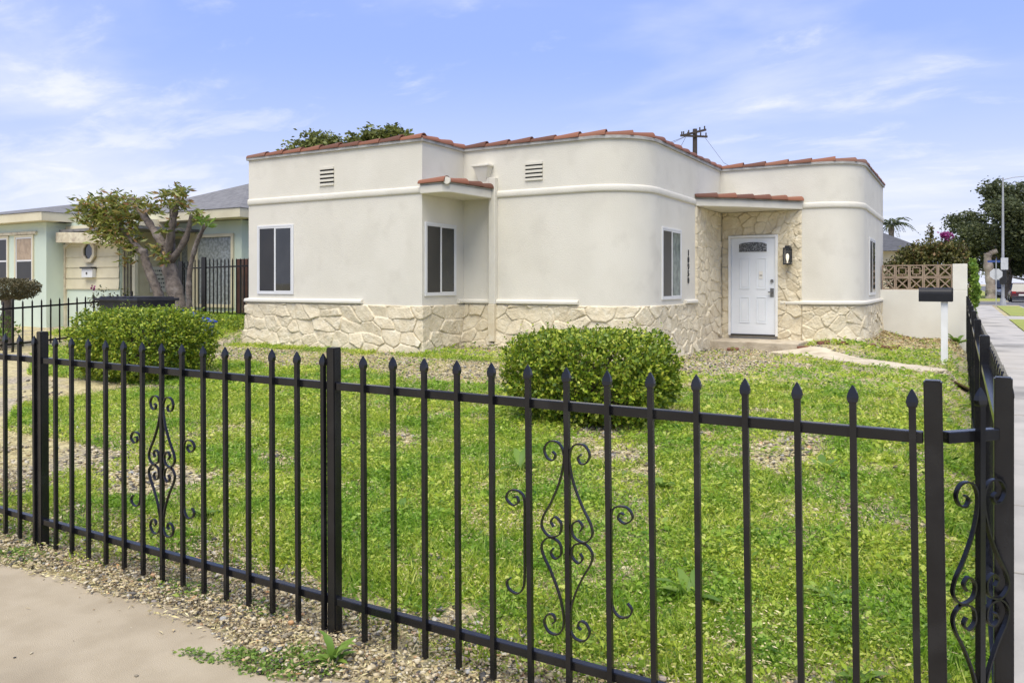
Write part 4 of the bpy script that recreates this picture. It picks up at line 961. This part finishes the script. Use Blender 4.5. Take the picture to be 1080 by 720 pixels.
# pale pollarded stump
po = empty('pollard_stump', (2.3, 93, 0), 'pale pollarded tree stump with a bent stub on top at the far corner', 'tree')
pt = MB(); limb(pt, [(2.3,93,-.1),(2.25,93,1.5),(2.1,93,3.0),(2.0,93,4.2),(2.05,93,4.6)], .46, .36, 10, 2); limb(pt, [(1.95,93,4.3),(2.3,93,4.65),(2.85,93,4.85)], .33, .22, 9, 3); pt.build('trunk', M['bark_pale'], po, smooth=True)
# tree tops beyond the flat roof
def back_tree(bx_, by_, blobs, label, lm='oak2', n=3000, leaf=.3):
    H = max(b[2] for b in blobs); L = [([(bx_,by_,-.1),(bx_+.2,by_,H*.4),(bx_,by_,H*.8)], .4, .15)] + [([(bx_,by_,H*.55),((bx_+b[0])/2,(by_+b[1])/2,H*.75),(b[0],b[1],b[2])], .16, .05) for b in blobs]
    return tree('background_tree', (bx_, by_, 0), L, blobs, n, leaf, lm, 'bark', label, 'tree', 'trees behind the house', asp=.55)
back_tree(-38.5, 40, [(-39.8,40,10.8,1.6,1.5,.8),(-38.3,40,11.35,1.5,1.5,.65),(-40.2,40,9.8,1.4,1.5,.9),(-37.6,40,10.4,1.6,1.6,.9)], 'round green tree top showing above the left end of the tiled roof edge', n=4200)
back_tree(-33.2, 40, [(-35.8,40,10.75,1.0,1,.45),(-34.6,40,11.1,1.3,1.2,.5),(-33,40,11.3,1.3,1.3,.5),(-31.9,40,11.3,.9,1,.5),(-33.6,40,10.3,1.6,1.3,.8)], 'low green tree top showing above the tiled roof edge left of the raised corner', n=3600)
back_tree(-22.5, 24, [(-22.6,24,5.35,.55,.6,.22),(-21.9,24,5.1,.5,.5,.3)], 'dark twiggy tree tip showing between the mint house roof and the cream house', 'oak', 500, .18)
# palm
pa = empty('palm_tree', (-6.62, 90, 0), 'small palm with drooping fronds beyond the right end of the house', 'palm')
tk = MB(); limb(tk, [(-6.62,90,-.1),(-6.6,90,4),(-6.62,90,7.6)], .34, .26, 8); tk.build('trunk', M['bark'], pa)
V = []; rr = random.Random(2)
for i in range(26):
    a = i*2.4; el = rr.uniform(-.1, 1.2); Lf = rr.uniform(1.9, 2.7); d = np.array([math.cos(a), math.sin(a), 0])
    for t in np.linspace(.12, 1, 16):
        c = np.array([-6.62, 90, 7.7])+d*Lf*t*math.cos(el*.7)+np.array([0, 0, Lf*(math.sin(el)*t-.75*t*t)])
        for s in (-1, 1):
            sd = np.array([-d[1]*s, d[0]*s, 0]); ll = .55*(1-.6*t)
            V.append((c, sd*.8+d*.55+np.array([0, 0, -.55]), ll))
P = np.array([v[0] for v in V]); A = np.array([v[1] for v in V]); leaf_obj('fronds', P, A, rand_dirs(len(P), .5, 1), np.array([v[2] for v in V]), .10, M['palm'], pa)

# ------------------------------------------------------------------ the neighbouring mint house
nh = empty('neighbour_house', (-20, 14, .4), 'mint green bungalow with cream trim and a grey shingle hip roof', 'house')
EZ = 3.12
MB().prism([(-27,11.3),(-20.3,11.3),(-20.3,11.8),(-18.0,11.8),(-18.0,13.3),(-15.4,13.3),(-15.4,22),(-27,22)], .1, EZ).build('wall', M['mint'], nh)
def hip(name, x0, x1, y0, y1, ez, ax_, ay_, az, back):
    V = [(x0,y0,ez),(x1,y0,ez),(x1,y1,ez),(x0,y1,ez),(ax_,ay_,az),(ax_,back,az)]
    return npmesh(name, V, [(0,1,4),(1,2,5,4),(2,3,5),(3,0,4,5),(0,3,2,1)], M['shingle'], nh)
hip('roof', -27.3, -20.0, 11.0, 22.3, 3.36, -23.6, 14.6, 4.10, 19)
hip('roof', -20.2, -14.95, 12.85, 22.5, 3.37, -17.5, 15.4, 4.38, 20)
fa = MB(); fa.box(-27.28,11.02,3.13,-20.02,11.06,3.355); fa.box(-20.06,11.061,3.13,-20.02,13,3.355); fa.box(-27.2,11.06,3.125,-20.06,11.5,3.14)
fa.box(-20.02,12.87,3.14,-14.97,12.91,3.365); fa.box(-15.01,12.911,3.14,-14.97,22.4,3.365); fa.box(-20.0,12.91,3.135,-15.01,13.35,3.15); fa.build('fascia', M['cream'], nh, bevel=.01)
# horizontal siding on the porch block and its shaded side
sd = MB(); z = 1.42
sd.box(-20.28,11.77,1.40,-18.03,11.797,1.44)
while z < 3.0: sd.add([(-20.28,11.765,z),(-18.0,11.765,z),(-18.0,11.785,z+.268),(-20.28,11.785,z+.268),(-20.28,11.80,z),(-18.0,11.80,z)], [(0,1,2,3),(4,5,1,0)]); z += .27
sd.build('siding', M['cream'], nh)
sd = MB(); z = .5
while z < 3.0: sd.add([(-17.975,12.3,z),(-17.975,13.28,z),(-17.99,13.28,z+.268),(-17.99,12.3,z+.268)], [(0,1,2,3)]); z += .27
sd.build('siding', M['cream'], nh)
tm = MB(); tm.box(-20.36,11.74,.3,-20.24,11.81,2.55); tm.bar((-20.3,11.76,2.5),(-19.75,11.76,2.72),.05,.09); tm.box(-19.80,11.735,2.70,-19.68,11.785,2.82); tm.build('trim_board', M['cream_worn'], nh)
bmx = MB(); bmx.add([(-20.15,11.45,2.60),(-16.95,11.45,2.47),(-16.95,11.45,2.74),(-20.15,11.45,2.86),(-20.15,11.53,2.60),(-16.95,11.53,2.47),(-16.95,11.53,2.74),(-20.15,11.53,2.86)], [(0,1,2,3),(5,4,7,6),(3,2,6,7),(4,5,1,0),(1,5,6,2),(4,0,3,7)]); bmx.build('porch_beam', M['cream_worn'], nh, bevel=.01)
MB().prism([(-20.15,11.54),(-16.95,11.54),(-16.95,13.28),(-20.15,13.28)], 2.86, 2.93).build('porch_roof', M['shingle'], nh)
MB().box(-17.02,11.47,.3,-16.92,11.55,2.46).build('porch_post', M['cream'], nh)
def hung_window(x0, x1, y, z0, z1, top='curtain_tan', bot='glass_screen'):
    fr = frame_pieces(MB(), (x0, y), (1,0), (0,-1), x1-x0, z0, z1, .06, -.01, .035).build('window', M['cream'], nh)
    zm = z0+(z1-z0)*.47; frame_pieces(MB(), (x0+.062, y), (1,0), (0,-1), x1-x0-.124, z0+.062, z1-.062, .035, .0, .025).build('sash', M['vinyl'], fr)
    MB().box(x0+.1, y-.02, zm-.02, x1-.1, y-.004, zm+.02).build('meeting_rail', M['vinyl'], fr)
    wall_quad((x0, y), (1,0), (0,-1), .1, x1-x0-.1, zm+.021, z1-.1, .008).build('pane', M[top], fr); wall_quad((x0, y), (1,0), (0,-1), .1, x1-x0-.1, z0+.1, zm-.021, .008).build('pane', M[bot], fr)
hung_window(-21.75, -20.85, 11.3, 1.55, 2.82); hung_window(-22.95, -22.05, 11.3, 1.55, 2.82, 'glass_screen'); hung_window(-24.15, -23.25, 11.3, 1.55, 2.82)
MB().box(-24.2,11.24,2.83,-20.7,11.3,2.90).build('lintel', M['cream_worn'], nh)
slider_window(nh, (-18.0,13.3), (1,0), (0,-1), .66, 1.0, 2.78, 'lace', 'lace', 'cream'); MB().box(-17.34,13.255,.4,-17.08,13.3,2.85).build('trim_board', M['cream'], nh)
wf = frame_pieces(MB(), (-17.08,13.3), (1,0), (0,-1), 1.42, .95, 2.80, .08, -.01, .05).build('window', M['cream'], nh)
wall_quad((-17.08,13.3), (1,0), (0,-1), .08, 1.34, 1.03, 2.72, .01).build('pane', M['lace'], wf)
slider_window(nh, (-15.4,13.9), (0,1), (1,0), .9, 1.2, 2.7, 'glass', 'glass', 'cream')
# octagonal porthole
o8 = MB(); c8 = (-19.18, 2.36); no = 8
V = []
for r, y in ((.30,11.76),(.30,11.70),(.20,11.70),(.20,11.76)): V += [(c8[0]+r*math.cos(R(22.5+45*k)), y, c8[1]+r*math.sin(R(22.5+45*k))) for k in range(8)]
o8.add(V, [(a*8+k, a*8+(k+1)%8, (a+1)*8+(k+1)%8, (a+1)*8+k) for a in range(3) for k in range(8)]); po8 = o8.build('porthole_window', M['cream_worn'], nh)
npmesh('pane', [(c8[0]+.2*math.cos(R(22.5+45*k)), 11.735, c8[1]+.2*math.sin(R(22.5+45*k))) for k in range(8)], [tuple(range(8))], M['glass'], po8)
lb = MB().box(-19.38,11.66,1.70,-18.92,11.765,1.93).build('letter_box', M['vinyl'], nh, bevel=.01); MB().box(-19.39,11.62,1.93,-18.91,11.765,1.97).build('lid', M['black_satin'], lb)
MB().tube([(-19.15,11.655,1.81),(-19.15,11.65,1.81)], .03, 8).build('emblem', M['ink'], lb)
vf = frame_pieces(MB(), (-19.35,11.8), (1,0), (0,-1), .36, 1.05, 1.22, .025, 0, .02).build('vent', M['mint'], nh)
# striped screen door and the small notice by it
sdr = MB().box(-17.985,11.86,.5,-17.96,12.28,2.72).build('screen_door', M['cream'], nh); mb = MB()
for i in range(5): mb.box(-17.958,11.88+.085*i,.55,-17.945,11.905+.085*i,2.70)
mb.build('door_bar', M['bark'], sdr)
nb_ = MB().box(-17.965,12.60,1.33,-17.95,13.08,1.98).build('notice_board', M['paper'], nh)
mb = MB(); rr = random.Random(8)
for r_ in range(5):
    y = 12.64+.02*abs(r_-2)
    while y < 13.02-.02*abs(r_-2): w = rr.uniform(.02, .05); mb.box(-17.949,y,1.86-.105*r_,-17.947,y+w,1.90-.105*r_); y += w+rr.uniform(.012, .035)
mb.build('faded_lines', M['ink'], nb_)
# far red roofed house peeking out at the left edge
rh = empty('red_roof_house', (-33, 20, .3), 'pale house with a dull red roof behind the mint house at the left edge', 'house')
MB().box(-42,19,.1,-29.5,27,3.9).build('wall', M['cream'], rh); mb = MB(); mb.add([(-42.4,18.6,3.9),(-29.1,18.6,3.9),(-29.1,27.4,3.9),(-42.4,27.4,3.9),(-38,23,4.75),(-33,23,4.75)], [(0,1,5,4),(1,2,5),(2,3,4,5),(3,0,4),(0,3,2,1)]); mb.build('roof', M['roof_red'], rh)
# grey roofed house behind the garden wall
gh = empty('grey_roof_house', (-5, 35, .1), 'house with a dark grey roof behind the bougainvillea', 'house')
MB().box(-9,32,-.05,-1.4,40,2.75).build('wall', M['cream'], gh); mb = MB(); mb.add([(-9.3,31.6,2.75),(-1.1,31.6,2.75),(-1.1,40.4,2.75),(-9.3,40.4,2.75),(-6.4,34.5,3.75),(-3.2,34.5,3.75)], [(0,1,5,4),(1,2,5),(2,3,4,5),(3,0,4),(0,3,2,1)]); mb.build('roof', M['shingle_dark'], gh)
# low boundary fence between the yards, side yard fence, boards, bins
def light_fence(name, a, b, n, h0, h1, label, step, posts, post_r=.035):
    a, b = Vector((*a, 0)), Vector((*b, 0)); d = (b-a).normalized(); root = empty(name, (a.x, a.y, gz(a.x, a.y)), label, 'fence'); nd = Vector((d.y, -d.x, 0)); L = (b-a).length
    for i in range(n):
        p = a+d*(step*(i+.5)); z = gz(p.x, p.y); mb = MB(); mb.obox(p+Vector((0,0,z+(h0+h1)/2)), d, nd, (0,0,1), .011, .011, (h1-h0)/2); t = p+Vector((0,0,z+h1))
        mb.add([t+d*.011+nd*.011, t-d*.011+nd*.011, t-d*.011-nd*.011, t+d*.011-nd*.011, t+Vector((0,0,.05))], [(0,1,4),(1,2,4),(2,3,4),(3,0,4)]); mb.build('picket', M['black'], root)
    for zz in (h0+.07, h1-.10):
        mb = MB(); pa_, pb_ = a, b; mb.bar(pa_+nd*.026+Vector((0,0,gz(a.x,a.y)+zz)), pb_+nd*.026+Vector((0,0,gz(b.x,b.y)+zz)), .03, .035); mb.build('rail', M['black'], root)
    for t in posts:
        p = a+d*(t*L)+nd*.0; z = gz(p.x, p.y); mb = MB(); mb.obox(p+nd*.05+Vector((0,0,z+h1/2+.02)), d, nd, (0,0,1), post_r, .018, h1/2+.06); mb.build('post', M['black'], root)
    return root
light_fence('boundary_fence', (-15.5,6.0), (-15.5,10.4), 25, .08, .92, 'low thin black iron fence between the two front yards', .175, (0,.45,1), .018)
light_fence('side_yard_fence', (-16.3,12.3), (-12.6,12.3), 28, .05, 1.30, 'black iron fence with a thick post closing the side yard between the houses', .13, (.0,.224,1), .07)
for i, (x, l) in enumerate(((-14.66,'reddish brown fence board standing left in the side yard corner'),(-14.46,'reddish brown fence board standing in the middle of three in the side yard'),(-14.26,'reddish brown fence board standing right, next to the cream house'))):
    tag(MB().box(x,12.5,.6,x+.165,12.53,2.12).build('fence_board', M['wood_brown'], bevel=.004), l, 'board', 'brown boards behind the side yard fence')
bn = empty('rubbish_bin', (-13.8, 9.4, gz(-13.8,9.4)), 'low black rubbish bin with a ribbed lid behind the left hedge', 'bin'); zb = gz(-13.8, 9.4)
bm_ = MB(); bm_.add([(-14.3,9.1,zb),(-13.3,9.1,zb),(-13.3,9.7,zb),(-14.3,9.7,zb),(-14.4,9.0,1.22),(-13.2,9.0,1.22),(-13.2,9.8,1.22),(-14.4,9.8,1.22)], [(0,3,2,1),(4,5,6,7),(0,1,5,4),(1,2,6,5),(2,3,7,6),(3,0,4,7)]); bm_.build('body', M['plastic_black'], bn)
li = MB(); li.box(-14.46,8.95,1.221,-13.14,9.85,1.275)
for i in range(6): li.box(-14.38+.21*i,9.0,1.275,-14.28+.21*i,9.8,1.30)
li.build('lid', M['plastic_black'], bn, bevel=.01)
bl = empty('recycling_bin', (-12.6, 9.5, gz(-12.6,9.5)), 'blue recycling bin standing behind the left hedge', 'bin'); zb = gz(-12.6, 9.5)
bm_ = MB(); bm_.add([(-12.95,9.3,zb),(-12.15,9.3,zb),(-12.15,9.8,zb),(-12.95,9.8,zb),(-13.0,9.25,1.03),(-12.1,9.25,.82),(-12.1,9.85,.82),(-13.0,9.85,1.03)], [(0,3,2,1),(4,5,6,7),(0,1,5,4),(1,2,6,5),(2,3,7,6),(3,0,4,7)]); bm_.build('body', M['plastic_blue'], bl, bevel=.02)
li = MB(); li.bar((-13.03,9.55,1.05),(-12.07,9.55,.835),.64,.03,up=(0,0,1)); li.build('lid', M['plastic_blue'], bl, bevel=.008)
lw = empty('low_shrub', (-13.6, 11.3, gz(-13.6, 11.3)), 'low bright green shrub between the left hedge and the cream house', 'shrub')
P = crown_points([(-13.6,11.35,.62,.8,.4,.22),(-14.3,11.4,.68,.6,.4,.2),(-12.9,11.3,.55,.6,.35,.22)], 5200); k = len(P); l = rng.uniform(.03, .065, k); leaf_obj('foliage', P, rand_dirs(k, -.1, .9), rand_dirs(k, .2, 1), l, l*.6, M['hedge'], lw)
tw = MB(); [tw.tube([(-13.9+.1*i,11.35,.3),(-14.3+.2*i,11.35,.75)], [.01,.005], 5) for i in range(8)]; tw.build('stem', M['twig'], lw)
# rose bush by the porch
rb = empty('rose_bush', (-17.2, 11.0, .5), 'thin pale leafed rose bush in front of the screen door', 'shrub')
P = crown_points([(-17.3,11.0,1.1,.45,.3,.4),(-16.5,10.9,1.15,.35,.3,.35)], 420); k = len(P); l = rng.uniform(.05, .1, k); leaf_obj('foliage', P, rand_dirs(k), rand_dirs(k), l, l*.5, M['boug'], rb)
P = np.array([(-17.55,10.8,1.45)]).repeat(10, 0)+rng.normal(0, .03, (10, 3)); leaf_obj('flower', P, rand_dirs(10), rand_dirs(10), .06, .05, M['magenta'], rb)
tw = MB(); [tw.tube([(-17.0+.05*i,11.0,.3),(-17.4+.17*i,11.0,1.3)], [.012,.006], 5) for i in range(7)]; tw.build('stem', M['twig'], rb)

# ------------------------------------------------------------------ utility pole, street light, signs, cars
up_ = empty('utility_pole', (-13.69, 45, 0), 'brown wooden utility pole with two crossarms and wires above the roof', 'pole')
MB().tube([(-13.69,45,-.2),(-13.69,45,6),(-13.69,45,10.6)], [.17,.15,.13], 10).build('mast', M['pole_wood'], up_)
for (dz, ang, L) in ((10.35, -.55, 1.0), (10.15, .75, .85)):
    mb = MB(); d = Vector((math.cos(ang), math.sin(ang), 0)); c = Vector((-13.69,45,dz)); mb.bar(c-d*L-d.orthogonal()*0+Vector((0,-.2,0)), c+d*L+Vector((0,-.2,0)), .09, .11)
    for t in (-.9, -.45, .5, .9): p = c+d*L*t+Vector((0,-.2,.07)); mb.tube([p, p+Vector((0,0,.16))], .045, 6)
    mb.build('crossarm', M['pole_wood'], up_)
for (ex, ey, ez) in ((-24,38,6.5),(-20,40,7.4),(-16,42.5,6.8),(-9.5,42,7.0)):
    mb = MB(); mb.tube([(-13.69+(.5 if ex > -13 else -.5),44.9,10.2), ((-13.69+ex)/2, (45+ey)/2, (10.1+ez)/2-.3), (ex,ey,ez)], .012, 4); mb.build('wire', M['pole_wood'], up_)
sl_ = empty('street_light', (2.32, 65, 0), 'tall grey metal street light pole with a control box at the corner', 'street light')
MB().tube([(2.32,65,-.05),(2.32,65,4),(2.32,65,9.0)], [.11,.085,.055], 10).build('mast', M['steel_grey'], sl_)
MB().tube([(2.32,65,8.85),(2.9,65,8.98),(5.2,65,9.08)], [.028,.026,.024], 8).build('arm', M['steel_grey'], sl_)
MB().box(5.15,64.88,9.02,5.75,65.12,9.13).build('lamp_head', M['steel_grey'], sl_, bevel=.04)
MB().box(2.12,64.72,1.5,2.52,64.88,2.5).build('control_box', M['black_satin'], sl_, bevel=.02); MB().tube([(2.32,65,0),(2.32,65,.5)], [.22,.16], 10).build('base', M['steel_grey'], sl_)
MB().box(2.18,64.68,2.52,2.62,64.72,3.35).build('plate_sign', M['sign_back'], sl_, bevel=.01)
ss = empty('stop_sign', (1.86, 63.2, 0), 'grey back of an octagonal stop sign with blue street name plates above', 'sign')
MB().box(1.83,63.17,0,1.89,63.23,3.25).build('post', M['steel_grey'], ss)
npm = [(1.86+.40*math.cos(R(22.5+45*k)), 1.95+.40*math.sin(R(22.5+45*k))) for k in range(8)]
mb = MB(); mb.add([(x,63.24,z+.25) for x, z in npm]+[(x,63.26,z+.25) for x, z in npm], [tuple(range(8)), tuple(range(8,16))[::-1]]+[(k,8+k,8+(k+1)%8,(k+1)%8) for k in range(8)]); mb.build('octagon_plate', M['sign_back'], ss)
MB().box(1.35,63.18,3.0,2.1,63.2,3.15).build('name_plate', M['sign_blue'], ss); MB().box(1.87,62.9,3.17,1.89,63.7,3.32).build('name_plate', M['sign_blue'], ss)
def car(x, y, rz, paint, label, kind='suv', name='parked_car'):
    """body lofted along its length from side stations; front towards +y before turning"""
    root = empty(name, (0,0,0), label, 'car' if kind != 'van' else 'van', 'cars on the side street')
    P = {'suv': [(-2.3,.45,.95,.80),(-2.25,.35,1.05,.88),(-1.0,.30,1.08,.92),(1.0,.30,1.02,.92),(2.0,.34,.92,.88),(2.35,.45,.75,.75)], 'van': [(-2.5,.40,1.2,.92),(-2.45,.3,1.3,.98),(0,.3,1.3,.98),(1.4,.3,1.2,.97),(2.2,.35,1.0,.93),(2.5,.45,.8,.8)]}['van' if kind == 'van' else 'suv']
    G = {'suv': [(-2.2,1.05,.80),(-1.75,1.68,.66),(.2,1.70,.66),(1.15,1.03,.80)], 'van': [(-2.46,1.3,.92),(-2.3,2.05,.80),(1.0,2.05,.80),(1.9,1.2,.90)], 'sedan': [(-1.8,1.03,.78),(-.9,1.42,.62),(.3,1.44,.62),(1.2,1.02,.78)]}[kind]
    mb = MB(); n = 8
    for (yy, z0, z1, w) in P:
        mb.v += [(-w*.9,yy,z0),(w*.9,yy,z0),(w,yy,z0+.18),(w,yy,z1-.22),(w*.93,yy,z1),(-w*.93,yy,z1),(-w,yy,z1-.22),(-w,yy,z0+.18)]
    for i in range(len(P)-1): mb.f += [(i*n+j, i*n+(j+1)%n, (i+1)*n+(j+1)%n, (i+1)*n+j) for j in range(n)]
    mb.f += [tuple(range(n))[::-1], tuple(range((len(P)-1)*n, len(P)*n))]; body = mb.build('body', M[paint], root, smooth=False, local=True, bevel=.03)
    mb = MB()
    for (yy, z, w) in G: mb.v += [(-w,yy,z),(w,yy,z)]
    k = len(G); mb.f = [(2*i, 2*i+1, 2*i+3, 2*i+2) for i in range(k-1)] + [tuple(2*i for i in range(k))[::-1], tuple(2*i+1 for i in range(k)), (0, 2*k-2, 2*k-1, 1)]
    mb.build('windows', M['glass'], root, local=True)
    (ya, za, wa), (yb, zb_, wb) = G[1], G[2]; MB().box(-wa-.015,ya-.03,za-.03,wa+.015,yb+.03,zb_+.03).build('roof', M[paint], root, local=True, bevel=.02)
    for sx_ in (-1, 1):
        for yy in (-1.45, 1.45):
            w = MB().tube([(sx_*.72,yy,.34),(sx_*.93,yy,.34)], .34, 14).build('wheel', M['tyre'], root, local=True); MB().tube([(sx_*.92,yy,.34),(sx_*.945,yy,.34)], .2, 10).build('rim', M['steel_grey'], w, local=True)
        MB().box(sx_*.60-.14,P[0][0]-.02,.80,sx_*.60+.14,P[0][0]+.05,.98).build('tail_light', M['taillight'], root, local=True); MB().box(sx_*.58-.14,P[-1][0]-.06,.62,sx_*.58+.14,P[-1][0]+.02,.76).build('headlight', M['vinyl'], root, local=True)
    MB().box(-.26,P[0][0]-.03,.60,.26,P[0][0]-.002,.74).build('number_plate', M['paper'], root, local=True); MB().box(-.78,P[0][0]-.06,.34,.78,P[0][0]+.05,.56).build('bumper', M['plastic_black'], root, local=True, bevel=.02)
    root.location = (x, y, -.12); root.rotation_euler = (0, 0, rz); return root
car(4.35, 84, .0, 'maroon', 'dark maroon car seen from behind at the far corner')
car(3.4, 104, R(180), 'white_paint', 'white van facing along the side street behind the maroon car', 'van')
car(6.9, 118, R(180), 'white_paint', 'white car farther up the street right of the maroon car', 'sedan')
car(5.0, 130, 0, 'silver_paint', 'silver car farthest up the side street', 'sedan')
car(3.2, 117, 0, 'red_paint', 'bright red car beyond the white van', 'sedan')
